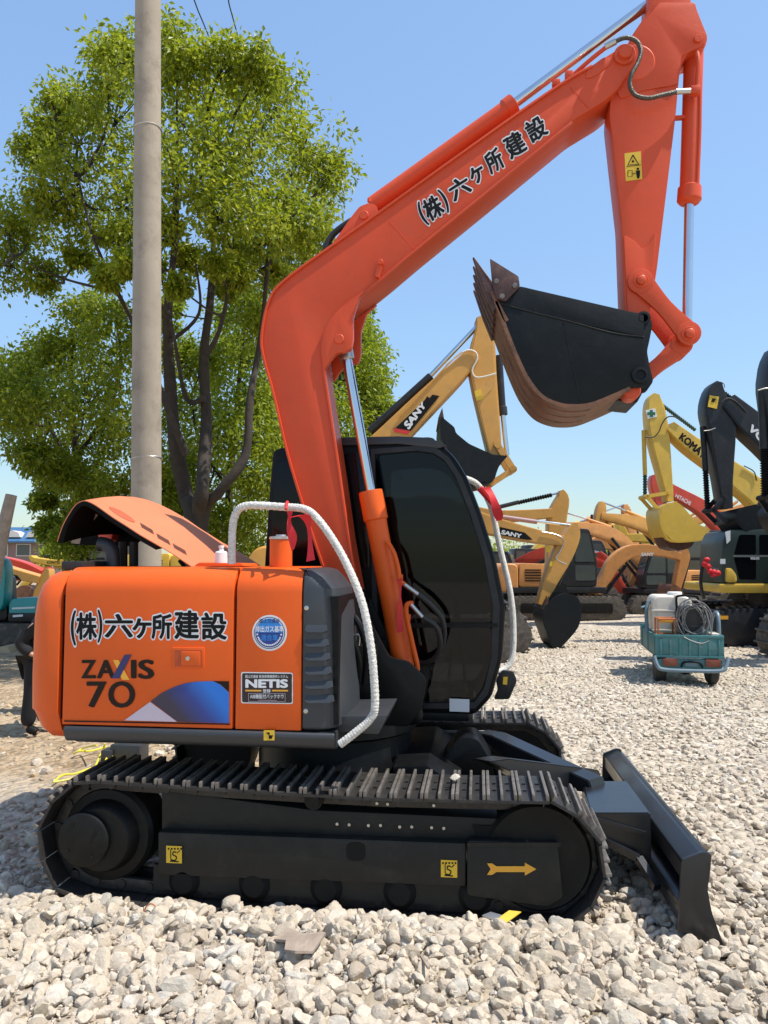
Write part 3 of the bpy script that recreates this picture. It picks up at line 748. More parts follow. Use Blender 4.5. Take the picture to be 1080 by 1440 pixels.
for y in (1.68, 1.88): b.tube([P(628, 985, y), P(634, 930, y), P(640, 905, y), P(648, 898, y)], .013)
b.box(P(560, 885, 1.52), .4, .12, .14, bev=.02); b.box(P(642, 850, 2.02), .05, .16, .2, bev=.01); b.tube([P(655, 980, 2.05), P(650, 900, 2.05), P(643, 860, 2.02)], .014)
b.build('control_lever', MT['plastic'], cab)
# raised frame round the windows
fo = PG([(522, 632), (590, 627), (614, 630), (632, 644), (650, 672), (670, 722), (690, 785), (703, 852), (700, 925), (686, 976), (668, 996), (596, 996), (540, 982), (524, 900)], CY)
fi = PG([(527, 639), (586, 634), (609, 637), (625, 647), (641, 671), (661, 721), (681, 785), (693, 851), (691, 925), (681, 967), (667, 987), (600, 989), (549, 977), (531, 900)], CY)
b = MB(); FO, FI = [MAIN.pt(u, z, CY) for u, z in fo], [MAIN.pt(u, z, CY) for u, z in fi]; dY = V3((0, -.014, 0))
b.rings([[p + V3((0, .002, 0)) for p in FO], [p + dY for p in FO], [p + dY for p in FI], [p + V3((0, .003, 0)) for p in FI]], caps=(False, False)); b.build('window_frame', MT['vblack'], cab)
b = MB(); b.prism(rnd(PG([(472, 622), (480, 615), (560, 613.5), (604, 615.5), (628, 626), (618, 630), (560, 624), (480, 626)], CY - .02), .01), MAIN, CY - .02, 2.27, .008); b.build('cab_roof', MT['plastic'], cab)
b = MB(); b.tube([P(592, 624, 1.6), P(595, 617, 1.6), P(609, 618, 1.6), P(612, 627, 1.6)], .008); b.build('roof_handle', MT['ink'], cab)
b = MB(); b.prism(PG([(632, 983), (660, 984), (660, 1002), (632, 1001)], CY - .037), MAIN, CY - .022, CY - .018); b.build('cab_label', MT['white'], cab)
b = MB(); b.tube([P(652, 672, 2.2), P(672, 682, 2.25), P(690, 712, 2.3), P(703, 770, 2.32), P(717, 830, 2.32), P(722, 880, 2.32), P(720, 925, 2.3), P(708, 942, 2.26), P(694, 944, 2.2)], .024, 12); fr2 = b.build('cab_handrail', MT['wrap'], EX)
b = MB(); b.tube([P(674, 686, 2.25), P(684, 697, 2.28), P(698, 716, 2.3)], .028, 8); ribbon_strip(b, [P(682, 686, 2.2), P(693, 700, 2.18), P(700, 722, 2.2), P(702, 733, 2.22)], .06); b.build('tied_ribbon', MT['ribbon'], fr2)
# boarding step hanging by the far rail
b = MB(); b.prism(rnd(PG([(697, 956), (706, 942), (722, 944), (727, 957), (716, 983), (694, 983), (700, 970)], 2.2), .02), MAIN, 2.18, 2.23, .006); st = b.build('corner_plate', MT['vblack'], EX)
b = MB(); b.prism(PG([(708, 952), (714, 952), (713, 963), (707, 962)], 2.178), MAIN, 2.174, 2.178); b.build('warning_sticker', MT['yellowsign'], st)

# ---- dark boom mounting between the covers
b = MB()
bp_ = rnd(PG([(470, 862), (488, 838), (508, 845), (524, 880), (548, 925), (574, 930), (600, 955), (592, 1000), (574, 1022), (470, 1020)], .84), .03)
b.prism(bp_, MAIN, .84, .88, .006); b.prism(bp_, MAIN, 1.22, 1.26, .006); b.build('boom_bracket', MT['black'], EX)
b = MB(); b.box((-.72, 1.0, 1.1), .2, .6, .4, bev=.03); b.tube([P(470, 880, .5), P(490, 890, .45), P(505, 930, .5), P(500, 980, .6)], .02); b.tube([P(480, 860, .6), P(500, 870, .5), P(515, 910, .5), P(512, 960, .6)], .02); b.build('valve_block', MT['black'], EX)
b = MB(); q = P(493, 893, .5); b.tube([q, q + V3((.05, 0, .0)), q + V3((.05, 0, -.06))], .007); b.tube([q + V3((.02, 0, .03)), q + V3((.02, 0, -.05))], .006); b.build('lock_valve', MT['galv'], EX)

# ================================================================ boom
YB0, YB1 = .90, 1.24
boomP = [(404, 642), (383, 553), (370, 507), (366.5, 473), (377, 423), (400, 393), (473, 340), (527, 302), (640, 221), (720, 164), (795, 113), (832, 92), (866, 71), (880, 59), (893, 66), (896, 78), (890, 92),
         (868, 126), (850, 142), (804, 170), (700, 256), (580, 354), (546, 383), (520, 404), (490, 425), (473, 440), (458, 462), (452, 487), (453, 507), (455, 527), (463, 580), (475, 660), (489, 760), (503, 838), (510, 860), (500, 874), (484, 868), (470, 842), (453, 798), (430, 728)]
bp2 = []
poly = PG(boomP, YB0)
b = MB(); b.prism(rnd(poly, .035, 3), MAIN, YB0, YB1, .006); boom = b.build('boom', MT['boom'], EX, sharp=28)
# thin flanges along top and bottom plates (weld edges stand proud of the web)
b = MB()
topl = PG([(453, 798), (430, 728), (404, 642), (383, 553), (370, 507), (366.5, 473), (377, 423), (400, 393), (473, 340), (527, 302), (640, 221), (720, 164), (795, 113), (832, 92)], YB0)
b.prism(ribbon([tuple(p) for p in smooth(topl, 5)], .016, centre=False), MAIN, YB0 - .014, YB0 + .002, .003)
lowl = PG([(804, 171), (700, 256), (580, 354), (546, 383), (520, 404), (490, 425), (473, 440), (458, 462), (452, 487), (453, 507), (455, 527), (463, 580), (475, 660), (489, 760), (503, 838)], YB0)
b.prism(ribbon([tuple(p) for p in smooth(lowl, 5)][::-1], .016, centre=False), MAIN, YB0 - .014, YB0 + .002, .003)
b.build('boom_flange', MT['boom'], boom)
# web joint plates
b = MB(); b.beam(P(547, 312, YB0 - .001), P(582, 350, YB0 - .001), .006, .008); b.build('boom_weld', MT['boom'], boom); b = MB(); b.beam(P(802, 122, YB0 - .001), P(828, 152, YB0 - .001), .006, .008); b.build('boom_weld', MT['boom'], boom); b = MB()
b.prism(rnd(PG([(822, 112), (836, 108), (858, 92), (862, 84), (850, 80), (826, 98)], YB0), .03), MAIN, YB0 - .006, YB0 + .002, .003); b.build('boom_weld', MT['boom'], boom)
b = MB(); q = P(536, 372, YB0); b.cyl(q, q - V3((0, .05, 0)), .018, bev=.003); b.beam(q - V3((0, .02, 0)), P(531, 392, YB0) - V3((0, .02, 0)), .03, .03); b.build('boom_lug', MT['boom'], boom)
# cylinder bracket below the bend
bk = rnd(PG([(522, 404), (506, 418), (497, 446), (497, 478), (494, 492), (484, 496), (474, 497), (464, 508), (456, 522), (452, 487), (458, 462), (473, 440), (500, 420)], YB0), .02)
b = MB(); b.prism(bk, MAIN, YB0 - .018, YB0 + .03, .005); b.build('cylinder_bracket', MT['boom'], EX); b = MB(); b.prism(bk, MAIN, YB1 - .03, YB1 + .01, .005); br = b.build('cylinder_bracket', MT['boom'], EX)
b = MB(); q = P(477, 477, YB0 - .018); b.cyl(q + V3((0, .3, 0)), q - V3((0, .01, 0)), .032, bev=.004); b.build('pivot_pin', MT['boom'], br)
# lettering on the boom
cs = [('株', 609, 292, 27, 32), ('六', 646, 264, 31, 28), ('ヶ', 671, 245, 22, 24), ('所', 695, 226, 25, 31), ('建', 724, 203, 29, 33), ('設', 754, 181, 29, 31)]
BO = [(ch, qrot(x, y, w_, h_, 32, -.12)) for ch, x, y, w_, h_ in cs]
BO += [('(', qrot(594, 301, 7, 36, 30, -.1)), (')', qrot(625, 282, 7, 36, 30, -.1))]
letters(BO, MAIN, YB0 - .004, .085, .03).build('company_lettering_outline', MT['white'], boom)
letters(BO, MAIN, YB0 - .0060, pen=(.036, .026), ref=.03).build('company_lettering', MT['ink'], boom)
# boom foot pin
b = MB(); q = P(489, 852, .84); b.cyl(q - V3((0, .02, 0)), q + V3((0, .45, 0)), .045, bev=.005); b.build('pivot_pin', MT['boom'], EX)
# boom cylinder
YC = 1.02
a0, a1 = P(487, 500, YC), P(521, 690, YC); a2 = P(569, 946, YC); dr = (a2 - a1).normalized()
b = MB(); b.cyl(a0 - dr * .12, a1 + dr * .3, .034, n=24); b.build('cylinder_rod', MT['chrome'], EX)
b = MB(); La = (a2 - a1).length
b.lathe(a1, dr, [(0, .05), (.004, .078), (.03, .08), (.19, .08), (.20, .070), (.24, .068), (La - .03, .068), (La, .07), (La + .02, .06)], 32); bc = b.build('boom_cylinder', MT['orange'], EX)
b = MB(); b.cyl(a0 - dr * .16, a0 + dr * .03, .05, n=20, bev=.006); b.build('rod_eye', MT['galv'], EX)
b = MB(); b.lathe(a2 + dr * .02, dr, [(0, .06), (.02, .065), (.1, .06), (.26, .07), (.3, .05)], 20); b.build('cylinder_clevis', MT['black'], EX)
b = MB(); k = V3((.085, -.05, .01))
p1 = P(549, 770, .95)
b.tube([P(545, 762, .95), P(554, 778, .93), P(560, 800, .93), P(562, 815, .93), P(569, 822, .92)], .015)
b.tube([P(581, 848, .93), P(572, 851, .92), P(572, 868, .93), P(580, 905, .94), P(587, 940, .95), P(580, 947, .97)], .016)
b.box(P(562, 812, .94), .04, .04, .04, bev=.005); b.box(P(573, 868, .94), .04, .04, .04, bev=.005)
b.build('cylinder_pipe', MT['orange'], bc)
b = MB()
b.tube([P(588, 836, .92), P(605, 850, .95), P(622, 872, 1.0), P(624, 900, 1.05), P(612, 925, 1.1), P(590, 938, 1.15), P(575, 960, 1.15)], .017)
b.tube([P(594, 868, .92), P(612, 880, .96), P(619, 900, 1.0), P(615, 920, 1.05), P(600, 932, 1.1), P(580, 930, 1.15)], .017)
b.build('hydraulic_hose', MT['rubber'], EX)
b = MB(); b.cyl(P(569, 822, .92), P(588, 836, .92), .014, n=12); b.cyl(P(578, 850, .92), P(594, 868, .92), .014, n=12); b.build('hose_fitting', MT['galv'], EX)
b = MB(); ribbon_strip(b, [P(561, 815, .91), P(563, 840, .90), P(563, 890, .91)], .025); b.build('tied_ribbon', MT['ribbon'], bc)
# arm cylinder lying on the boom
YM = 1.07
c0, c1, c2_ = P(512, 298, YM), P(724, 146, YM), P(925, -4, YM); dc = (c1 - c0).normalized(); Lc = (c1 - c0).length
b = MB(); b.lathe(c0 + dc * .06, dc, [(0, .04), (.01, .06), (Lc - .14, .06), (Lc - .13, .07), (Lc - .07, .072), (Lc - .06, .05)], 32); ac = b.build('arm_cylinder', MT['boom'], EX)
b = MB(); b.cyl(c1 - dc * .1, c2_, .032, n=24); b.build('cylinder_rod', MT['chrome'], EX)
lug = rnd(PG([(466, 346), (494, 306), (506, 291), (520, 286), (530, 290), (532, 300)], YB0 + .06), .02)
b = MB(); b.prism(lug, MAIN, YB0 + .05, YB0 + .08, .006); b.prism(lug, MAIN, YB1 - .08, YB1 - .05, .006)
q = P(512, 303, YB0 + .05); b.cyl(q - V3((0, .012, 0)), q + V3((0, .25, 0)), .03, bev=.004); q = P(519, 284, YB0 + .06); b.cyl(q, q + V3((0, 0, .02)), .012, n=8)
b.build('cylinder_lug', MT['boom'], boom)
b = MB(); b.tube([P(470, 345, 1.02), P(458, 352, 1.02), P(468, 330, 1.02), P(495, 310, 1.02), P(512, 304, 1.08)], .022); b.build('hydraulic_hose', MT['rubber'], EX)
b = MB(); b.tube([P(722, 176, .97), P(760, 148, .97), P(790, 124, .96), P(806, 106, .95), P(828, 86, .92), P(853, 66, .88)], .014)
b.box(P(782, 118, .95), .05, .05, .04, bev=.006); b.box(P(800, 107, .94), .05, .05, .05, bev=.006); b.build('boom_pipe', MT['boom'], boom)
# tip pin
b = MB(); q = P(879, 75, YB0 - .02); b.lathe(q + V3((0, .02, 0)), (0, -1, 0), [(0, .066), (.015, .066), (.022, .06), (.022, .045), (.045, .042), (.05, .036), (.05, 0)], 28); b.build('pivot_pin', MT['boom'], boom)

# ================================================================ arm
YA0, YA1 = .955, 1.185
armP = [(880, 470), (874, 310), (868, 258), (857, 159), (862, 100), (890, 47), (911, 17), (913, -20), (920, -40), (968, -40), (972, 5), (980, 14), (996, 52), (991, 68), (980, 71), (970, 72), (962, 82), (956, 100), (950, 166), (941, 241), (924, 379), (914, 440), (912, 478), (898, 486)]
b = MB(); b.prism(rnd(PG(armP, YA0), .03, 3), MAIN, YA0, YA1, .007); arm = b.build('arm', MT['boom'], EX, sharp=28)
b = MB()
pt_ = rnd(PG([(893, 46), (913, 22), (926, 5), (977, 5), (979, 14), (994, 52), (989, 66), (977, 70), (958, 80), (952, 120), (905, 128), (872, 140), (862, 118)], YA0), .02)
b.prism(pt_, MAIN, YA0 - .010, YA0 + .002, .004); b.build('arm_plate', MT['boom'], arm); b = MB()
b.prism(rnd(PG([(876, 330), (893, 340), (903, 352), (912, 345), (923, 325), (914, 440), (911, 470), (884, 470)], YA0), .03), MAIN, YA0 - .010, YA0 + .002, .005)
b.build('arm_plate', MT['boom'], arm)
b = MB(); q = P(894, 88, YA0 - .012); b.lathe(q + V3((0, .02, 0)), (0, -1, 0), [(0, .12), (.018, .12), (.024, .112), (.024, 0)], 36); b.build('arm_boss', MT['boom'], arm)
b = MB(); q = P(981, 56, YA0 - .01); b.cyl(q + V3((0, .26, 0)), q - V3((0, .02, 0)), .024, bev=.003); b.build('pivot_pin', MT['boom'], arm)
# warning sticker on the arm
o = YA0 - .001
b = MB(); b.prism(PG([(878, 216), (901, 213), (903, 252), (880, 255)], o), MAIN, o - .003, o); ws = b.build('warning_sticker', MT['yellowsign'], EX)
b = MB(); oo = o - .0035
tri = PG([(890, 218), (898, 231), (883, 232)], oo); m_ = tri + [tri[0]]
b.prism(ribbon(m_, .007), MAIN, oo - .001, oo)
b.prism(circ(MAIN.uv(890, 227, oo), .008, 8), MAIN, oo - .001, oo); b.beam(P(881, 234, oo), P(901, 232, oo), .001, .004)
b.prism(ribbon(PG([(883, 240), (889, 239.5), (889, 248), (883, 248.5), (883, 240)], oo), .004), MAIN, oo - .001, oo)
b.beam(P(890, 244.5, oo), P(894, 244, oo), .001, .005)
b.prism(circ(MAIN.uv(897, 237.5, oo), .008, 10), MAIN, oo - .001, oo); b.prism(PG([(894, 240), (900, 239.5), (900, 246), (899, 251), (896, 251), (895, 246)], oo), MAIN, oo - .001, oo)
b.build('sticker_print', MT['ink'], ws)
# hose from boom tip to bucket cylinder
b = MB(); hp = [(853, 65, .88), (864, 59, .86), (880, 53, .85), (895, 58, .85), (901, 72, .85), (897, 88, .85), (888, 105, .85), (886, 121, .86), (894, 134, .87), (912, 138, .87), (930, 134, .88), (952, 129, .90)]
b.tube([P(*h) for h in hp], .014, 12, 8); hz = b.build('hydraulic_hose', mat('spiral_hose_guard', (.09, .08, .065), .4, .5, var=.3, scale=60, bump=.6, bscale=200), EX)
b = MB(); b.cyl(P(851, 66, .88), P(866, 58, .86), .02, n=14); b.cyl(P(950, 129, .90), P(970, 128, .92), .017, n=14); b.build('hose_fitting', MT['galv'], hz)
# bucket cylinder
YK = 1.07
k0, k1 = P(976, 60, YK), P(969, 286, YK); k2 = P(966, 462, YK); dk = (k1 - k0).normalized(); Lk_ = (k1 - k0).length
b = MB(); b.lathe(k0 - dk * .05, dk, [(0, .03), (.02, .055), (.1, .06), (Lk_ - .06, .06), (Lk_ - .05, .072), (Lk_ + .03, .075), (Lk_ + .05, .06), (Lk_ + .06, .04)], 32); kc = b.build('bucket_cylinder', MT['boom'], EX)
b = MB(); b.cyl(k1, k2, .03, n=24); b.build('cylinder_rod', MT['chrome'], EX)
b = MB(); b.tube([P(980, 74, .96), P(982, 90, .95), P(980, 125, .95), P(976, 128, .94)], .016); b.box(P(977, 128, .95), .06, .05, .05, bev=.006); b.tube([P(984, 80, 1.02), P(984, 180, 1.02), P(980, 270, 1.02)], .012); b.box(P(954, 166, 1.05), .1, .03, .02); b.build('cylinder_pipe', MT['boom'], kc)
# linkage
yl = YA0 - .03
def linkp(pa, pb, wa, wb, o0, o1, m, extra=None):
    ua, ub = V3((*MAIN.uv(*pa, yl), 0)), V3((*MAIN.uv(*pb, yl), 0))
    A = [tuple(v) for v in ((ua.x, ua.y), ((ua.x + ub.x) / 2, (ua.y + ub.y) / 2), (ub.x, ub.y))]
    m.prism(ribbon(A, [wa, min(wa, wb) * .72, wb], 4), MAIN, o0, o1, .006)
    for (x, y), w in ((pa, wa), (pb, wb)): m.prism(circ(MAIN.uv(x, y, yl), w / 2 * 1.05, 24), MAIN, o0 - .003, o1 + .003, .005)
b = MB(); linkp((901, 395), (969, 468), .15, .14, yl, yl + .03, b); b.build('side_link', MT['boom'], EX)
b = MB(); linkp((901, 395), (969, 468), .15, .14, YA1, YA1 + .03, b); b.build('side_link', MT['boom'], EX)
b = MB(); linkp((962, 480), (899, 535), .13, .12, YA0 + .02, YA1 - .02, b); b.build('bucket_link', MT['boom'], EX)
for x, y in ((901, 395), (969, 470)):
    b = MB(); q = P(x, y, yl); b.lathe(q + V3((0, .3, 0)), (0, -1, 0), [(0, .05), (.3, .05), (.308, .045), (.308, .03), (.33, .028), (.334, .022), (.334, 0)], 24); b.build('pivot_pin', MT['boom'], EX)

# ================================================================ bucket
BY0, BY1 = .74, 1.42
side = [(698, 424), (714, 408), (731, 402), (800, 419), (870, 436), (898, 441), (908, 441), (916, 451), (914, 476), (909, 494), (913, 516), (916, 533), (907, 545), (886, 545), (859, 557), (833, 567), (812, 570), (788, 568), (764, 558), (744, 536), (729, 506), (713, 466)]
sp_ = rnd(PG(side, BY0), .03, 3)
b = MB(); b.prism(ribbon([tuple(p) for p in smooth(PG([(697, 424), (712, 464), (728, 504), (743, 534), (763, 558), (788, 569), (812, 571), (833, 568), (859, 558), (886, 546)], BY0), 5)], .018), MAIN, BY0 + .024, BY1 - .024); bkt = b.build('bucket', MT['bucketblack'], EX)
for y0_, y1_ in ((BY0, BY0 + .022), (BY1 - .022, BY1)):
    b = MB(); b.prism(sp_, MAIN, y0_, y1_, .004); b.build('side_plate', MT['bucketblack'], bkt)
path = PG([(697, 424), (712, 464), (728, 504), (743, 534), (763, 558), (788, 569), (812, 571), (833, 568), (859, 558), (886, 546)], BY0)
b = MB(); b.prism(ribbon([tuple(p) for p in smooth(path, 5)], .022), MAIN, BY0 - .004, BY1 + .004)
for t in (.15, .42, .70):
    b.prism(ribbon([tuple(p) for p in smooth([(u, z) for u, z in path[1:8]], 5)], .034), MAIN, BY0 + (BY1 - BY0) * t, BY0 + (BY1 - BY0) * t + .06, .004)
b.build('bucket_shell', MT['rust'], bkt, sharp=50)
b = MB()                                     # mounting ears
for y in (BY0 + .17, BY1 - .2):
    b.prism(rnd(PG([(870, 436), (900, 440), (912, 443), (918, 455), (914, 476), (910, 494), (914, 516), (919, 536), (908, 552), (892, 552), (880, 540), (890, 500)], y), .02), MAIN, y, y + .03, .004)
b.prism(rnd(PG([(862, 553), (885, 544), (912, 544), (904, 558), (884, 556)], BY0), .01), MAIN, BY0 + .17, BY1 - .17, .004)
b.build('bucket_ear', MT['bucketblack'], bkt)
b = MB()
for x, y in ((906, 447), (900, 528)):
    q = P(x, y, BY0 + .0); b.cyl(q + V3((0, .04, 0)), q + V3((0, .64, 0)), .034, n=20)
q = P(900, 528, BY0); b.lathe(q + V3((0, .01, 0)), (0, -1, 0), [(0, .05), (.03, .05), (.032, .03), (.02, .028), (.02, 0)], 20)
q = P(905, 447, BY0); b.lathe(q + V3((0, .01, 0)), (0, -1, 0), [(0, .04), (.015, .04), (.017, .026), (.01, .024), (.01, 0)], 20)
b.build('bucket_pin', MT['bucketblack'], bkt)
b = MB(); q = P(889, 549, BY0 + .03); b.cyl(q, q + V3((0, .13, 0)), .052, n=24, bev=.006); b.build('bucket_boss', MT['boom'], bkt)
# weld line and side reinforcing
b = MB(); b.beam(P(792, 453, BY0 - .001), P(817, 568, BY0 - .001), .006, .008); b.tube([P(704, 427, BY0), P(740, 437, BY0), P(800, 452, BY0), P(860, 468, BY0), P(905, 474, BY0)], .007, 6)
b.prism(rnd(PG([(700, 426), (731, 403), (905, 443), (905, 474), (800, 452)], BY0), .01), MAIN, BY0 - .006, BY0 + .002, .002); b.build('side_reinforcement', MT['bucketblack'], bkt)
# side cutter
cut = PG([(689, 364), (729, 389), (731, 403), (711, 424), (698, 420), (692, 398)], BY0 - .02)
for y in (BY0 - .026, BY1 + .002):
    b = MB(); b.prism(rnd(cut, .008), MAIN, y, y + .024, .004); sc_ = b.build('side_cutter', MT['rustdark'], bkt)
    if y < 1:
        b = MB()
        for x, yy in ((698, 396), (724, 402), (706, 417)):
            q = P(x, yy, y); b.lathe(q + V3((0, .002, 0)), (0, -1, 0), [(0, .016), (.012, .016), (.013, .009), (.012, 0)], 8)
        b.build('cutter_bolt', MT['worn'], bkt)
# lip plate and teeth
ulip, uback = V3((*MAIN.uv(698, 424, BY0), 0)), V3((*MAIN.uv(683, 394, BY0), 0))
dl = (uback - ulip).normalized(); nl = V3((-dl.y, dl.x, 0))
def tp2(a, t): return (ulip.x + dl.x * a + nl.x * t, ulip.y + dl.y * a + nl.y * t)
b = MB(); b.prism([tp2(-.14, -.016), tp2(.07, -.010), tp2(.07, .010), tp2(-.14, .016)], MAIN, BY0 - .004, BY1 + .004, .003); b.build('bucket_lip', MT['rust'], bkt)
for k in range(5):
    yc = BY0 + .05 + (BY1 - BY0 - .1) * k / 4
    b = MB(); A = [V3((*tp2(-.04, -.045), 0)), V3((*tp2(-.04, .04), 0)), V3((*tp2(.12, .03), 0)), V3((*tp2(.33, .004), 0)), V3((*tp2(.33, -.006), 0)), V3((*tp2(.10, -.04), 0))]
    wd = [.045, .045, .038, .014, .014, .038]
    b.rings([[V3((p.x, yc - w, p.y)) for p, w in zip(A, wd)], [V3((p.x, yc + w, p.y)) for p, w in zip(A, wd)]])
    bmesh.ops.bevel(b.bm, geom=b.bm.edges[:], offset=.004, segments=1, affect='EDGES', clamp_overlap=True)
    b.cyl(V3((tp2(.03, 0)[0], yc - .05, tp2(.03, 0)[1])), V3((tp2(.03, 0)[0], yc + .05, tp2(.03, 0)[1])), .016, n=8)
    b.build('bucket_tooth', MT['rustdark'], bkt)
# ================================================================ world, sun
SUN_EL, SUN_AZ = rad(62), rad(-9)           # azimuth measured from +X (front of the machine) towards +Y
SD = Vector((math.cos(SUN_EL) * math.cos(SUN_AZ), math.cos(SUN_EL) * math.sin(SUN_AZ), math.sin(SUN_EL)))
w = bpy.data.worlds.new('World'); SC.world = w; w.use_nodes = True
nt = w.node_tree; bg = nt.nodes['Background']; sky = nt.nodes.new('ShaderNodeTexSky')
sky.sky_type = 'NISHITA'; sky.sun_disc = False; sky.sun_elevation = SUN_EL
sky.sun_rotation = math.atan2(SD.x, SD.y)
sky.air_density = 1.0; sky.dust_density = .8; sky.ozone_density = 1.6; sky.altitude = 50
bg.inputs['Strength'].default_value = .15
bw = nt.nodes.new('ShaderNodeRGBToBW'); pw = nt.nodes.new('ShaderNodeMath'); pw.operation = 'POWER'; pw.inputs[1].default_value = -.5
ml = nt.nodes.new('ShaderNodeMath'); ml.operation = 'MULTIPLY'; ml.inputs[1].default_value = 1.36; vm = nt.nodes.new('ShaderNodeVectorMath'); vm.operation = 'SCALE'; tn = nt.nodes.new('ShaderNodeVectorMath'); tn.operation = 'MULTIPLY'; tn.inputs[1].default_value = (.965, 1.018, 1.0)   # hazy summer sky: even brightness
nt.links.new(sky.outputs[0], bw.inputs[0]); nt.links.new(bw.outputs[0], pw.inputs[0]); nt.links.new(pw.outputs[0], ml.inputs[0]); nt.links.new(sky.outputs[0], vm.inputs[0]); nt.links.new(ml.outputs[0], vm.inputs['Scale'])
nt.links.new(vm.outputs[0], tn.inputs[0]); nt.links.new(tn.outputs[0], bg.inputs[0])
sl = bpy.data.lights.new('sun', 'SUN'); sl.energy = 3.5; sl.angle = rad(.53); sl.color = (1, .955, .88)
so = bpy.data.objects.new('sun', sl); COL.objects.link(so); so.rotation_euler = SD.to_track_quat('Z', 'Y').to_euler(); so.location = (8, -2, 14)
vs = SC.view_settings; vs.view_transform = 'Standard'; vs.look = 'None'; vs.gamma = 1; vs.exposure = .82

# ================================================================ ground
def nz(x, y, s, o=0.0): return noise.noise((x * s + o, y * s - o, o * .37))
def is_dirt(x, y):                          # 0 gravel .. 1 bare soil (left, behind the machine)
    v = min((y - 2.1) * .9, (-x - .9 - max(0, y - 4) * .05) * 1.1) + nz(x, y, .9, 3) * .5
    return min(1, max(0, v * 1.5 + .5))
def gz(x, y):
    r = math.hypot(x, y)
    f = min(1, max(0, (y - 3.0) / 2)) + min(1, max(0, (-x - 3.2) / 2))
    return (nz(x, y, .35, 1) * .07 + nz(x, y, 1.3, 2) * .025) * min(1, f) * min(1, 25 / (r + 1)) - .005 + nz(x, y, 5, 4) * .006
def spread(a, fine, n, far):
    t = np.linspace(0, 1, n); return a + fine * np.arange(0, 1), t
xs = np.concatenate([-np.geomspace(22, 900, 22)[::-1], np.arange(-16, 16.01, .16) * 1.0, np.geomspace(22, 900, 22)])
ys = np.concatenate([-np.geomspace(8, 60, 8)[::-1], np.arange(-6, 20.01, .16), np.geomspace(22, 1500, 34)])
V = np.array([(x, y, gz(x, y)) for y in ys for x in xs]); nx = len(xs)
I = np.arange(len(V)).reshape(len(ys), nx)
F = np.stack([I[:-1, :-1], I[:-1, 1:], I[1:, 1:], I[1:, :-1]], -1).reshape(-1, 4)
gm = bpy.data.materials.new('gravel_ground'); gm.use_nodes = True
nt = gm.node_tree; N = nt.nodes; L = nt.links; B = N['Principled BSDF']; B.inputs['Roughness'].default_value = .95; B.inputs['Specular IOR Level'].default_value = .2
geo = N.new('ShaderNodeNewGeometry')
def nn(scale, det=6, rough=.6):
    a = N.new('ShaderNodeTexNoise'); a.inputs['Scale'].default_value = scale; a.inputs['Detail'].default_value = det; a.inputs['Roughness'].default_value = rough
    L.new(geo.outputs['Position'], a.inputs['Vector']); return a.outputs['Fac']
def ramp(src, stops):
    r = N.new('ShaderNodeValToRGB'); L.new(src, r.inputs[0]); e = r.color_ramp.elements
    while len(e) < len(stops): e.new(.5)
    for k, (p, c) in zip(e, stops): k.position = p; k.color = (*c, 1)
    return r.outputs[0]
def mixc(f, a, b, mode='MIX'):
    m = N.new('ShaderNodeMix'); m.data_type = 'RGBA'; m.blend_type = mode
    for s, v in (('Factor', f), ('A', a), ('B', b)):
        if isinstance(v, (int, float)): m.inputs[s].default_value = v
        elif isinstance(v, tuple): m.inputs[s].default_value = (*v, 1)
        else: L.new(v, m.inputs[s])
    return m.outputs['Result']
at = N.new('ShaderNodeAttribute'); at.attribute_name = 'dirt'
vo = N.new('ShaderNodeTexVoronoi'); vo.inputs['Scale'].default_value = 15; L.new(geo.outputs['Position'], vo.inputs['Vector'])
v2 = N.new('ShaderNodeTexVoronoi'); v2.inputs['Scale'].default_value = 5.5; L.new(geo.outputs['Position'], v2.inputs['Vector'])
sepc = N.new('ShaderNodeSeparateColor'); L.new(vo.outputs['Color'], sepc.inputs[0])
grav = ramp(sepc.outputs[0], [(0, (.32, .265, .20)), (.4, (.52, .44, .345)), (.75, (.60, .515, .415)), (1, (.68, .605, .505))])
grav = mixc(ramp(nn(.35, 5), [(.42, (0, 0, 0)), (.62, (.55, .55, .55))]), grav, (.48, .40, .28))
soil = ramp(nn(3.5, 10, .7), [(.3, (.22, .15, .088)), (.5, (.42, .31, .195)), (.72, (.55, .43, .30))])
L.new(mixc(at.outputs['Fac'], grav, soil), B.inputs['Base Color'])
ht = N.new('ShaderNodeMath'); ht.operation = 'MULTIPLY_ADD'; L.new(vo.outputs['Distance'], ht.inputs[0]); ht.inputs[1].default_value = -1.0; L.new(v2.outputs['Distance'], ht.inputs[2])
hs = N.new('ShaderNodeMath'); hs.operation = 'ADD'; L.new(ht.outputs[0], hs.inputs[0]); L.new(nn(6, 10, .7), hs.inputs[1])
bp = N.new('ShaderNodeBump'); bp.inputs['Strength'].default_value = 1; bp.inputs['Distance'].default_value = .055; L.new(hs.outputs[0], bp.inputs['Height']); L.new(bp.outputs['Normal'], B.inputs['Normal'])
gr = npmesh('ground', V, F, gm, smoothf=True); kind(gr, 'structure')
gr['label'] = 'pale gravel yard with bare brown soil behind the machine'
da = gr.data.attributes.new('dirt', 'FLOAT', 'POINT'); da.data.foreach_set('value', np.array([is_dirt(v[0], v[1]) for v in V], np.float32))

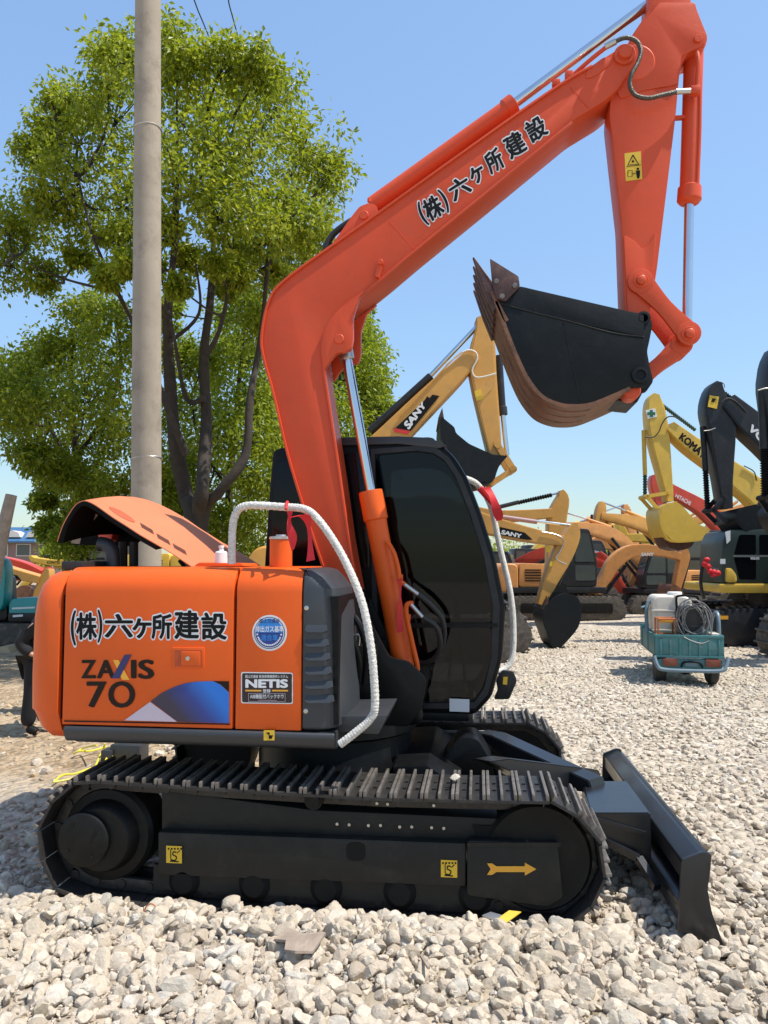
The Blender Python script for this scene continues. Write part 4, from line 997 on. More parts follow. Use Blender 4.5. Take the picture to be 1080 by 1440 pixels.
# ---- crushed stone: angular rocks, one mesh (nobody could count them)
def rock_base(sub, k, seed):
    bm = bmesh.new(); bmesh.ops.create_icosphere(bm, subdivisions=sub, radius=1)
    v = np.array([p.co[:] for p in bm.verts]); f = np.array([[q.index for q in t.verts] for t in bm.faces]); bm.free()
    g = np.random.default_rng(seed)
    n = g.normal(size=(k, 3)); n /= np.linalg.norm(n, axis=1)[:, None]
    d = g.uniform(.48, 1.0, k)
    pr = v @ n.T
    r = np.where(pr > .05, d / np.maximum(pr, .05), 9).min(1)
    r = np.minimum(r, 1.15)
    v = v * r[:, None] * np.array([1.0, g.uniform(.7, 1), g.uniform(.55, .85)])
    return v, f
def rotm(n):
    q = NR.normal(size=(n, 4)); q /= np.linalg.norm(q, axis=1)[:, None]
    a, b, c, d = q.T
    return np.stack([np.stack([1 - 2 * (c * c + d * d), 2 * (b * c - a * d), 2 * (b * d + a * c)], -1),
                     np.stack([2 * (b * c + a * d), 1 - 2 * (b * b + d * d), 2 * (c * d - a * b)], -1),
                     np.stack([2 * (b * d - a * c), 2 * (c * d + a * b), 1 - 2 * (b * b + c * c)], -1)], 1)
def in_view(x, y, marg=.12):
    rx = x * CR.x + (y + CAMD) * CR.y; d = x * CF.x + (y + CAMD) * CF.y
    return (d > 1.2) & (np.abs(rx) < d * (.5 + marg) + .5)
rm = bpy.data.materials.new('crushed_stone'); rm.use_nodes = True
nt = rm.node_tree; N = nt.nodes; L = nt.links; B = N['Principled BSDF']; B.inputs['Roughness'].default_value = .93; B.inputs['Specular IOR Level'].default_value = .2
geo = N.new('ShaderNodeNewGeometry')
c1 = ramp(geo.outputs['Random Per Island'], [(0, (.34, .275, .21)), (.1, (.45, .38, .30)), (.3, (.54, .46, .365)), (.6, (.605, .52, .42)), (.82, (.67, .60, .50)), (.93, (.50, .475, .43)), (1, (.47, .40, .29))])
c2 = mixc(ramp(nn(1.1, 4), [(.4, (0, 0, 0)), (.65, (.5, .5, .5))]), c1, (.55, .465, .345))
c3 = mixc(ramp(nn(34, 8, .75), [(.36, (.6, .6, .6)), (.6, (0, 0, 0))]), c2, (.34, .28, .21))
L.new(c3, B.inputs['Base Color'])
bp = N.new('ShaderNodeBump'); bp.inputs['Strength'].default_value = .7; bp.inputs['Distance'].default_value = .012; L.new(nn(70, 8, .7), bp.inputs['Height']); L.new(bp.outputs['Normal'], B.inputs['Normal'])
VV, FF = [], []; voff = 0
def scatter(n, x0, x1, y0, y1, s0, s1, sub, k, zf, dens=None, lift=0.0, view=True):
    global voff
    x = NR.uniform(x0, x1, n); y = NR.uniform(y0, y1, n)
    m = in_view(x, y) if view else np.ones(n, bool)
    m &= ~((x > -2.12) & (x < .5) & (y > .06) & (y < .42))       # under the near track
    m &= ~((x > -2.1) & (x < .45) & (y > 1.9) & (y < 2.3))
    x, y = x[m], y[m]
    if dens is not None:
        kk = np.array([R.random() < dens(a, b) for a, b in zip(x, y)], bool); x, y = x[kk], y[kk]
    n = len(x); s = s0 + (s1 - s0) * NR.random(n) ** 2.2
    z = np.array([gz(a, b) for a, b in zip(x, y)]) + s * zf + lift * NR.random(n)
    Rm = rotm(n); tilt = NR.integers(0, 8, n)
    bases = [rock_base(sub, k, 100 + i) for i in range(8)]
    for i in range(8):
        q = np.where(tilt == i)[0]
        if not len(q): continue
        v, f = bases[i]
        a = np.einsum('nij,vj->nvi', Rm[q], v) * s[q][:, None, None]
        a[:, :, 2] *= .85
        a += np.stack([x[q], y[q], z[q]], -1)[:, None, :]
        VV.append(a.reshape(-1, 3)); FF.append((f[None] + (np.arange(len(q)) * len(v))[:, None, None] + voff).reshape(-1, 3)); voff += len(q) * len(v)
nod = lambda a, b: 1 - is_dirt(a, b)
dns = lambda a, b: (1 - is_dirt(a, b)) * min(1, .5 + 1.2 * (nz(a, b, .8, 9) + .35))
scatter(6800, -3, 2.6, -2.6, .1, .018, .056, 3, 8, .15, nod, .02)             # foreground heap
scatter(1000, -2.4, .7, -.2, .02, .026, .056, 3, 8, .30, nod, .045)
scatter(9000, -3, 2.6, -2.6, .6, .007, .018, 1, 8, .6, nod, .012)              # piled against the near track
scatter(9000, -3.5, 4.0, -2.6, 3.2, .018, .05, 2, 9, .15, nod)
scatter(260, -2.9, 2.0, -2.2, 1.0, .055, .085, 3, 10, .12, nod)
scatter(700, .4, 1.5, -.2, 2.0, .025, .05, 2, 9, .25, nod, .03)
scatter(16000, -5, 7, 2.4, 9, .02, .05, 1, 8, .1, dns)
scatter(11000, -6, 9, 8, 17, .025, .06, 1, 7, .05, dns)
scatter(900, -6, 0, 2.0, 8, .02, .07, 2, 8, .1, lambda a, b: is_dirt(a, b) * .5)
gv_parts = (VV, FF); VV, FF = [], []; voff = 0
scatter(5000, -6.5, .5, 1.6, 9, .008, .045, 2, 9, .1, lambda a, b: is_dirt(a, b) * min(1, .25 + .9 * (nz(a, b, 1.2, 6) + .3)))
sm = mat('soil_clod', (.44, .33, .21), .95, var=.25, scale=5, bump=.6, bscale=60)
cl = npmesh('soil_clods', np.concatenate(VV), np.concatenate(FF), sm); kind(cl, 'stuff'); cl['label'] = 'loose brown soil clods behind the machine'
VV, FF = gv_parts
gv = npmesh('gravel', np.concatenate(VV), np.concatenate(FF), rm); kind(gv, 'stuff'); gv['label'] = 'crushed pale limestone lying all over the yard'
del VV, FF

def flat_thing(name, label, cat, pts, m, zt=.02, px=True):
    b = MB(); q = [G(x, y, .05) for x, y in pts]; c = sum(q, Vector()) / len(q)
    top = [p + Vector((0, 0, R.uniform(.0, .035))) for p in q]; b.rings([[p - Vector((0, 0, .012)) for p in top], top]); o = b.build(name, m, None, base=True); tag(o, label, cat); return o
flat_thing('bark_slab', 'flat weathered grey brown slab lying on the foreground gravel', 'debris', [(385, 1322), (405, 1312), (425, 1318), (455, 1314), (458, 1322), (440, 1338), (415, 1346), (400, 1340), (402, 1332)], MT['boardgrey'])
ww = MAIN
b = MB(); q = [P(678, 1287, -.02), P(690, 1282, .0), (P(707, 1287, -.03)), P(695, 1294, -.04)]
b.rings([[p - Vector((0, 0, .004)) for p in q], q]); wr = b.build('snack_wrapper', MT['galv'], None); tag(wr, 'crumpled silver and yellow wrapper lying below the track roller', 'litter')
b = MB(); q = [P(706, 1287, -.03), P(716, 1280, .0), P(733, 1282, -.02), P(722, 1290, -.03), P(712, 1297, -.05), P(697, 1295, -.045)]
b.rings([[p - Vector((0, 0, .004)) for p in q], q]); b.build('wrapper_print', MT['yellowsign'], wr)
b = MB(); b.tube([G(199, 1291, .03), P(205, 1276, -.12), P(213, 1271, -.12), P(222, 1278, -.13), P(227, 1287, -.15)], .0035, 6); tag(b.build('wire_loop', MT['copper'], None), 'thin rusty wire loop sticking out of the gravel by the track', 'wire')
b = MB(); b.beam(G(603, 1245 + 116, .06) * 1, G(592, 1344, .05), .012, .012); 
o_ = b.build('stick', MT['boardgrey'], None); tag(o_, 'short grey stick standing among the foreground stones', 'stick')
# pebble riding on the track
v, f = rock_base(3, 9, 5); q = P(639, 1097, .2)
pb = npmesh('pebble', v * .028, f, rm, loc=q + Vector((0, 0, .012))); tag(pb, 'pale pebble resting between two bars of the near track', 'stone')

# ================================================================ concrete pole
dp = 9.0
pb_, pt_ = W(210, 760, dp), W(213, -160, dp)
base = Vector((pb_.x, pb_.y, 0)); tpz = 11.0
pole = thing('utility_pole', 'tall grey concrete utility pole behind the orange engine hood', 'pole', base)
ptop = base + (pt_ - pb_) * (tpz / (pt_.z - pb_.z)); ptop = Vector((ptop.x, ptop.y, tpz))
b = MB(); b.cyl(base - Vector((0, 0, .3)), ptop, .183, .13, n=40); b.build('shaft', MT['concrete'], pole)
b = MB(); s_ = Vector((-.188, -.05, 0)); b.tube([base + s_ + Vector((0, 0, .2)), base + s_ * 1.02 + Vector((-.01, 0, 2.5)), base + s_ * .97 + Vector((.02, 0, 5)), base + s_ * .9 + Vector((.03, 0, 8)), ptop + s_ * .8], .013, 8); b.build('cable', MT['rubber'], pole)
for py in (193, 648):
    c = W(208, py, dp); b = MB(); n = 24; rr_ = .190 - .053 * c.z / 11
    cc = base + (ptop - base) * (c.z / tpz)
    b.tube([cc + Vector((rr_ * math.cos(a), rr_ * math.sin(a), .02 * math.sin(a * 1.0 + 2))) for a in np.linspace(0, 2 * math.pi, n)], .008, 6, 1); b.build('wire_tie', MT['galv'], pole)
b = MB()
c = W(204, 789, dp - .2); b.prism([(-.09, -.08), (.09, -.08), (.09, .06), (-.04, .06), (-.09, .0)], PL((c.x, c.y - .0, c.z), 0), -.005, .0)
b.build('paper_notice', MT['white'], pole)
for lab, pts in (('thin overhead wire sagging down left of another behind the pole', [(262, -40), (276, 8), (289, 40)]), ('thin overhead wire slanting down right of the other behind the pole', [(312, -40), (322, 5), (332, 42)])):
    b = MB(); A = [W(x, y, 12.2 + k * .8) for k, (x, y) in enumerate(pts)]
    A = [ptop + Vector((.1, 0, -.6))] + A + [A[-1] + (A[-1] - A[-2]) * 4]
    b.tube(A, .012, 6, 4); tag(b.build('overhead_wire', MT['rubber'], None), lab, 'wire', 'overhead wires')

# ================================================================ trees
def leafmat(name, c0, c1, c2):
    m = bpy.data.materials.new(name); m.use_nodes = True
    nt = m.node_tree; N = nt.nodes; L = nt.links; B = N['Principled BSDF']
    g = N.new('ShaderNodeNewGeometry'); r = N.new('ShaderNodeValToRGB'); e = r.color_ramp.elements
    e[0].color = (*c0, 1); e[1].color = (*c2, 1); k = e.new(.5); k.color = (*c1, 1)
    L.new(g.outputs['Random Per Island'], r.inputs[0])
    L.new(r.outputs[0], B.inputs['Base Color']); B.inputs['Roughness'].default_value = .42; B.inputs['Specular IOR Level'].default_value = .4
    tr = N.new('ShaderNodeBsdfTranslucent'); mx = N.new('ShaderNodeMixShader'); mx.inputs[0].default_value = .52
    hs = N.new('ShaderNodeMix'); hs.data_type = 'RGBA'; hs.inputs['Factor'].default_value = .5; hs.inputs['B'].default_value = (.34, .40, .015, 1); L.new(r.outputs[0], hs.inputs['A'])
    L.new(hs.outputs['Result'], tr.inputs['Color'])
    L.new(B.outputs[0], mx.inputs[1]); L.new(tr.outputs[0], mx.inputs[2]); L.new(mx.outputs[0], N['Material Output'].inputs['Surface'])
    return m
LEAF = leafmat('camphor_leaf', (.12, .165, .011), (.25, .305, .02), (.45, .46, .04))
LEAFD = leafmat('dark_camphor_leaf', (.10, .15, .012), (.20, .26, .018), (.37, .395, .035))
LEAFY = leafmat('young_camphor_leaf', (.12, .185, .012), (.24, .32, .024), (.42, .46, .04))
def leaves(centres, per, ll, spread):
    """clusters of drooping pointed leaves round each centre (n,4: x y z r)"""
    C_ = np.repeat(centres, per, 0); n = len(C_)
    d = NR.normal(size=(n, 3)); p = C_[:, :3] + d * C_[:, 3:4] * spread
    out = d / np.linalg.norm(d, axis=1)[:, None]
    ax = out * .7 + NR.normal(size=(n, 3)) * .55 + np.array([0, 0, -.45]); ax /= np.linalg.norm(ax, axis=1)[:, None]
    sd = np.cross(ax, NR.normal(size=(n, 3)) * .8 + np.array([0, 0, 1.0])); sd /= np.linalg.norm(sd, axis=1)[:, None] + 1e-6
    nn_ = np.cross(sd, ax)
    l = ll * NR.uniform(.65, 1.25, n)[:, None]; wd = l * .24
    a = p; b_ = p + ax * l * .45 + sd * wd + nn_ * l * .06; c_ = p + ax * l - nn_ * l * .08; e_ = p + ax * l * .45 - sd * wd + nn_ * l * .06
    return np.stack([a, b_, c_, e_], 1).reshape(-1, 3)
def tree(name, label, cat, px, d, trunk, clumps, leaf, ll=.12, dens=1.0, group=None, sub=22):
    base = G(px, 720 + 1, 0) if False else None
    c = W(px, 790, d); base = Vector((c.x, c.y, 0))
    root = thing(name, label, cat, base, group)
    cen = []; tw = MB()
    nodes = []
    for path, r0, r1 in trunk:
        pts = []
        for k, (x, y) in enumerate(path):
            q = W(x, y, d + .35 * math.sin(3.1 * k + x)) if k else W(x, y, d); pts.append(q)
        if path[0][1] > 700: pts = [Vector((pts[0].x, pts[0].y, -.1))] + pts
        tw.tube(pts, lambda t, a=r0 * .78, b=r1 * .7: (a + (b - a) * t) * (1 + .05 * math.sin(t * 37)), 11, 8)
        nodes += smooth(pts, 4)[2:]
    for (x, y, r) in clumps:
        dd = d + NR.uniform(-1, 1) * 1.7 * (d / 13)
        rm_ = r * dd / 1080; c = W(x, y, dd)
        for k in range(sub):
            v = NR.normal(size=3); v /= np.linalg.norm(v); rr = rm_ * NR.uniform(.45, 1.05) * (1 if R.random() < .8 else 1.35)
            cen.append((c.x + v[0] * rr, c.y + v[1] * rr * 1.2, c.z + v[2] * rr * .9, rm_))
        near = min(nodes, key=lambda q: (q - c).length + max(0, q.z - c.z) * .8)
        mid = (near + c) / 2 + Vector((R.uniform(-.2, .2), R.uniform(-.2, .2), -.12))
        tw.tube([near, mid, c], lambda t: .028 - .018 * t, 6, 4)
        for k in range(7):
            e = Vector(cen[-1 - k * 3][:3]); tw.tube([c * .6 + mid * .4, (c + e) / 2 + Vector((0, 0, .06)), e], lambda t: .011 - .007 * t, 5, 3)
    tw.build('trunk', MT['bark'], root)
    cen = np.array(cen); per = max(4, int(200 * dens / sub * (np.mean(cen[:, 3]) / .8) ** 2 * (.12 / ll) ** 2 * 17))
    v = leaves(cen, per, ll, .22)
    v -= np.array(base)
    npmesh('crown', v, np.arange(len(v)).reshape(-1, 4), leaf, root, loc=base)
    return root
tree('camphor_tree', 'tall bright green tree rising behind the concrete pole', 'tree', 272, 13.0,
     [([(272, 735), (262, 700), (246, 620), (238, 520), (236, 440), (246, 340), (250, 240)], .24, .04), ([(280, 735), (284, 690), (290, 600), (287, 500), (296, 420), (300, 330), (296, 220)], .20, .035),
      ([(285, 735), (310, 690), (345, 640), (352, 560), (366, 480), (374, 400), (382, 290)], .15, .03), ([(262, 640), (222, 540), (190, 460), (160, 400), (130, 330), (110, 250)], .08, .02),
      ([(287, 560), (262, 560), (244, 470), (225, 380)], .07, .02), ([(290, 500), (310, 460), (325, 380), (330, 300)], .06, .02), ([(160, 410), (100, 395), (60, 380), (20, 360)], .035, .012), ([(240, 480), (280, 440), (275, 370)], .05, .02)],
     [(250, 74, 36), (280, 98, 58), (315, 86, 36), (208, 92, 52), (165, 72, 30), (155, 108, 42), (335, 118, 55), (372, 92, 30), (395, 150, 48), (372, 190, 58), (435, 205, 52), (462, 245, 36), (430, 265, 46), (400, 300, 48), (340, 225, 66), (300, 165, 62), (250, 165, 66), (250, 245, 58), (170, 160, 58),
      (105, 150, 38), (75, 150, 28), (115, 190, 52), (72, 205, 40), (45, 215, 24), (150, 235, 60), (85, 255, 46), (60, 290, 34), (40, 330, 46), (12, 320, 34), (20, 375, 36), (105, 300, 38), (190, 290, 46), (160, 330, 28), (305, 300, 46), (345, 290, 40), (370, 340, 36), (440, 322, 34), (415, 355, 28), (340, 350, 26), (230, 320, 30), (290, 240, 52), (65, 390, 22), (215, 372, 18), (262, 362, 20), (305, 372, 20), (248, 402, 14), (335, 385, 18), (180, 372, 18), (150, 388, 16), (112, 360, 18), (385, 385, 22), (318, 408, 14)],
     LEAF, .105, .78)
tree('bushy_tree', 'dense dark green tree with low spreading crown left of the pole', 'tree', 95, 16.0,
     [([(120, 760), (118, 700), (105, 620), (100, 520), (110, 440)], .14, .03), ([(118, 690), (70, 600), (40, 540), (10, 520)], .06, .02), ([(110, 640), (160, 560), (170, 480)], .06, .02)],
     [(110, 455, 38), (140, 430, 30), (165, 470, 46), (60, 500, 36), (100, 510, 50), (30, 520, 34), (8, 540, 40), (55, 560, 52), (120, 570, 58), (165, 540, 52), (20, 600, 42), (-20, 560, 50), (75, 615, 48), (140, 630, 50), (175, 610, 46), (100, 665, 34), (75, 680, 22), (130, 690, 34), (40, 640, 28), (168, 690, 30), (62, 706, 14), (95, 730, 26), (70, 745, 18), (105, 760, 30), (150, 730, 30)],
     LEAFD, .115, .85)
tree('leafy_tree', 'light green tree seen through the gap right of the pole', 'tree', 320, 17.5,
     [([(325, 770), (322, 700), (330, 600), (340, 500), (345, 440)], .16, .03), ([(322, 690), (280, 620), (270, 560)], .06, .02), ([(325, 680), (365, 600), (372, 520)], .06, .02)],
     [(340, 420, 34), (365, 445, 30), (320, 470, 42), (360, 490, 42), (285, 520, 40), (330, 540, 48), (370, 560, 40), (255, 580, 36), (300, 590, 46), (350, 620, 48), (255, 650, 36), (290, 660, 44), (335, 690, 46), (372, 680, 40), (250, 500, 30), (355, 740, 40), (300, 735, 34), (250, 720, 34), (345, 770, 34), (235, 440, 24), (262, 690, 26), (230, 690, 30), (385, 620, 30)],
     LEAFY, .115, .85)
tree('round_tree', 'bright green rounded tree right of the bent orange boom', 'tree', 470, 20.0,
     [([(470, 770), (468, 680), (475, 580), (480, 480)], .16, .03), ([(470, 660), (440, 560), (425, 500)], .06, .02), ([(470, 640), (510, 560)], .06, .02)],
     [(490, 460, 30), (512, 480, 26), (470, 480, 36), (520, 520, 30), (495, 530, 40), (530, 560, 20), (512, 570, 34), (540, 585, 14), (450, 540, 42), (480, 590, 42), (525, 605, 22), (430, 610, 40), (400, 560, 34), (465, 650, 40), (505, 640, 34), (415, 680, 36), (390, 640, 30), (500, 445, 18)],
     LEAFY, .14, 1.0)
tree('roadside_tree', 'light green bush tree between the blue roofed building and the hood', 'tree', 118, 30.0,
     [([(120, 800), (118, 770), (116, 740), (118, 715)], .12, .04)],
     [(118, 712, 20), (98, 735, 22), (135, 735, 22), (80, 760, 18), (112, 765, 24), (145, 765, 22), (165, 775, 18), (180, 760, 18), (70, 780, 12), (95, 785, 16), (130, 785, 18)], LEAFY, .16, 1.0)
# bare leaning trunk at the left edge
b = MB(); b.tube([W(-30, 905, 12), W(-14, 840, 12), W(-2, 775, 12), (W(8, 730, 12)), W(16, 696, 12)], lambda t: .13 - .045 * t, 14, 5)
q = W(-14, 840, 12)
tag(b.build('dead_tree', MT['boardgrey'], None, base=True), 'bare cut tree trunk leaning at the left edge', 'tree')
# far low woodland, one mass
cen = []
for k in range(260):
    x = R.uniform(560, 1300); d = R.uniform(110, 135); c = W(x, 786, d); cen.append((c.x, c.y, R.uniform(.5, 4.2 if x < 800 else 2.4), 1.6))
v = leaves(np.array(cen), 130, .5, .7)
o = npmesh('far_woodland', v, np.arange(len(v)).reshape(-1, 4), LEAFD); kind(o, 'stuff'); o['label'] = 'low green woodland on the horizon'

# ================================================================ building
db = 95.0
bc_ = W(20, 790, db); bpl = PL((bc_.x, bc_.y, 0), YAW + rad(6))
bld = thing('building', 'long brown two storey building with a blue roof', 'building', bpl.O)
x0, x1, hz = -30.0, 9.0, 4.3 + .0
zt = bpl.uv(30, 761, 0)[1]; zr = bpl.uv(30, 739, 0)[1]
b = MB(); b.prism([(x0, -.2), (x1, -.2), (x1, zt), (x0, zt)], bpl, 0, 11); b.build('wall', MT['brick'], bld)
b = MB()
rr = [[bpl.pt(x0 - .5, zt, -.6), bpl.pt(x1 + .5, zt, -.6), bpl.pt(x1 + .5, zt, 11.6), bpl.pt(x0 - .5, zt, 11.6)], [bpl.pt(x0 + 3, zr, 5), bpl.pt(x1 - 3, zr, 5), bpl.pt(x1 - 3, zr, 6), bpl.pt(x0 + 3, zr, 6)]]
rr = [[p - Vector((0, 0, .2)) for p in rr[0]]] + rr
b.rings(rr); roof = b.build('roof', MT['roofblue'], bld)
for u in (bpl.uv(16, 748, 0)[0], bpl.uv(47, 748, 0)[0]):
    b = MB(); b.prism([(u - 1.0, zt + .5), (u + 1.0, zt + .5), (u + .7, zt + 1.1), (u, zt + 1.35), (u - .7, zt + 1.1)], bpl, .2, 4); b.build('dormer', MT['pale'], roof)
b = MB()
u = x0 + .6
while u < x1 - 1:
    for zb, zh in ((zt - 1.75, 1.3), (zt - 4.1, 1.2)):
        w = MB(); fo = [(u, zb), (u + 1.5, zb), (u + 1.5, zb + zh), (u, zb + zh)]
        w.prism([(a - .12 if a == u else a + .12, c - .12 if c == zb else c + .12) for a, c in fo], bpl, -.05, .02); wf = w.build('window', MT['pale'], bld)
        w = MB(); w.prism(fo, bpl, -.07, -.045); w.build('pane', MT['glassgreen'], wf)
    u += 2.7
for u in (x0 + 4.9, x0 + 15.7, x0 + 26.5, x1 - 2.2):
    w = MB(); w.cyl(bpl.pt(u, 0, -.12), bpl.pt(u, zt, -.12), .11, n=8); w.build('downpipe', MT['pale'], bld)
# yellow cords and battery box behind the tracks
b = MB()
for k, pts in enumerate([[(148, 1046), (140, 1064), (130, 1082), (105, 1094), (75, 1100)], [(150, 1050), (128, 1056), (112, 1056), (104, 1060), (118, 1052), (136, 1048)], [(160, 1046), (150, 1066), (143, 1086)], [(163, 1046), (158, 1066), (160, 1080)], [(188, 1047), (182, 1066), (178, 1076)], [(196, 1047), (196, 1062), (200, 1078)], [(75, 1100), (88, 1090), (106, 1088), (128, 1080)]]):
    b.tube([G(x, y, .03 + .05 * ((x + k) % 3) / 3 + (.12 if y < 1050 else 0)) for x, y in pts], .009, 6, 6)
tag(b.build('power_cord', MT['yellowcord'], None, base=True), 'tangled yellow cord lying on the soil under the counterweight', 'cord')
c = G(182, 1072); b = MB(); b.box(c + Vector((0, 0, .09)), .28, .2, .17, bev=.015); b.box(c + Vector((-.16, -.06, .07)), .1, .14, .12, bev=.01); b.box(c + Vector((0, 0, .185)), .2, .04, .02)
tag(b.build('battery_box', MT['plastic'], None, base=True), 'small dark box on the soil among yellow cords', 'box')

# ================================================================ person, stooping behind the counterweight
def skin(name, joints, edges, m, parent, lvl=2, rootv=0):
    me = bpy.data.meshes.new(name); me.from_pydata([j[0] for j in joints], edges, [])
    ob = bpy.data.objects.new(name, me); COL.objects.link(ob)
    ob.modifiers.new('s', 'SKIN'); sb = ob.modifiers.new('u', 'SUBSURF'); sb.levels = lvl; sb.render_levels = lvl
    for i, j in enumerate(joints):
        r = j[1]; me.skin_vertices[0].data[i].radius = r if isinstance(r, tuple) else (r, r)
    me.skin_vertices[0].data[rootv].use_root = True
    dg = bpy.context.evaluated_depsgraph_get(); m2 = bpy.data.meshes.new_from_object(ob.evaluated_get(dg))
    bpy.data.objects.remove(ob); m2.name = name
    m2.polygons.foreach_set('use_smooth', [True] * len(m2.polygons)); m2.materials.clear()
    return link(name, m2, m, parent, WL[parent.name])
fp = G(51, 1031); dper = 8.0
per = thing('person', 'person in black clothes standing half hidden behind the counterweight', 'person', fp)
S = .86
def J(x, y, z, r): return ((x * S, y * S, z * S), tuple(q * S for q in r) if isinstance(r, tuple) else r * S)
# local: x to the right (facing +x), y away, z up
bodyj = [J(.0, 0, .93, (.13, .15)), J(.03, 0, 1.12, (.12, .14)), J(.09, 0, 1.30, (.13, .17)), J(.15, 0, 1.40, (.08, .10)), J(.19, 0, 1.47, .055), J(.22, 0, 1.54, .07), J(.235, 0, 1.61, .092), J(.23, 0, 1.68, .08),
         J(.02, -.09, .86, .09), J(.0, -.10, .48, .062), J(-.06, -.11, .09, .042), J(.10, -.12, .03, .035),
         J(.02, .09, .86, .09), J(.05, .11, .48, .062), J(.02, .12, .09, .042), J(.18, .13, .03, .035),
         J(.10, -.21, 1.34, .062), J(-.10, -.27, 1.12, .047), J(.05, -.24, .98, .034), J(.10, -.22, .96, .036),
         J(.13, .21, 1.33, .062), J(.05, .27, 1.08, .047), J(.25, .22, 1.0, .034), J(.31, .20, .99, .036)]
edges = [(0, 1), (1, 2), (2, 3), (3, 4), (4, 5), (5, 6), (6, 7), (0, 8), (8, 9), (9, 10), (10, 11), (0, 12), (12, 13), (13, 14), (14, 15), (2, 16), (16, 17), (17, 18), (18, 19), (2, 20), (20, 21), (21, 22), (22, 23)]
for (a, sy) in ((19, -1), (23, 1)):            # fingers: four and a thumb from each palm
    px_, py_, pz_ = [q / S for q in bodyj[a][0]]
    for f in range(4):
        dy, L_ = (-.028 + .019 * f), (.075, .085, .08, .062)[f]
        i = len(bodyj); bodyj += [J(px_ + .035, py_ + dy, pz_ - .005, .011), J(px_ + .035 + L_ * .55, py_ + dy, pz_ - .02, .0095), J(px_ + .035 + L_ * .75, py_ + dy, pz_ - .05, .008)]
        edges += [(a, i), (i, i + 1), (i + 1, i + 2)]
    i = len(bodyj); bodyj += [J(px_ + .01, py_ - sy * .04, pz_ + .015, .012), J(px_ + .045, py_ - sy * .055, pz_ + .012, .009)]; edges += [(a, i), (i, i + 1)]
skin('body', bodyj, edges, MT['skin'], per)
def sub_skin(name, idx, ed, grow, m):
    js = [(bodyj[i][0], tuple(q + grow for q in bodyj[i][1]) if isinstance(bodyj[i][1], tuple) else bodyj[i][1] + grow) for i in idx]
    mp = {i: k for k, i in enumerate(idx)}; return skin(name, js, [(mp[a], mp[b_]) for a, b_ in ed], m, per)
sub_skin('jacket', [0, 1, 2, 3, 16, 17, 18, 20, 21, 22], [(0, 1), (1, 2), (2, 3), (2, 16), (16, 17), (17, 18), (2, 20), (20, 21), (21, 22)], .030, MT['cloth'])
sub_skin('trousers', [0, 8, 9, 10, 12, 13, 14], [(0, 8), (8, 9), (9, 10), (0, 12), (12, 13), (13, 14)], .042, MT['cloth'])
for a, c_ in ((10, 11), (14, 15)): sub_skin('shoe', [a, c_], [(a, c_)], .016, MT['ink'])
b = MB(); hd = fp + Vector((.215 * S, 0, 1.645 * S)); b.ball(hd + Vector((-.02, 0, .03)), .105, 20, (1, .92, .95)); b.build('hair', MT['hair'], per)
b = MB()
for sy in (-1, 1):
    b.ball(fp + Vector((.315 * S, sy * .035, 1.615 * S)), .012, 8)
b.build('eyes', MT['ink'], per)
b = MB(); b.ball(fp + Vector((.325 * S, 0, 1.58 * S)), .02, 10, (1, .7, 1.2))
for sy in (-1, 1): b.ball(fp + Vector((.22 * S, sy * .092, 1.60 * S)), .028, 10, (.8, .35, 1.1))
b.build('face', MT['skin'], per)
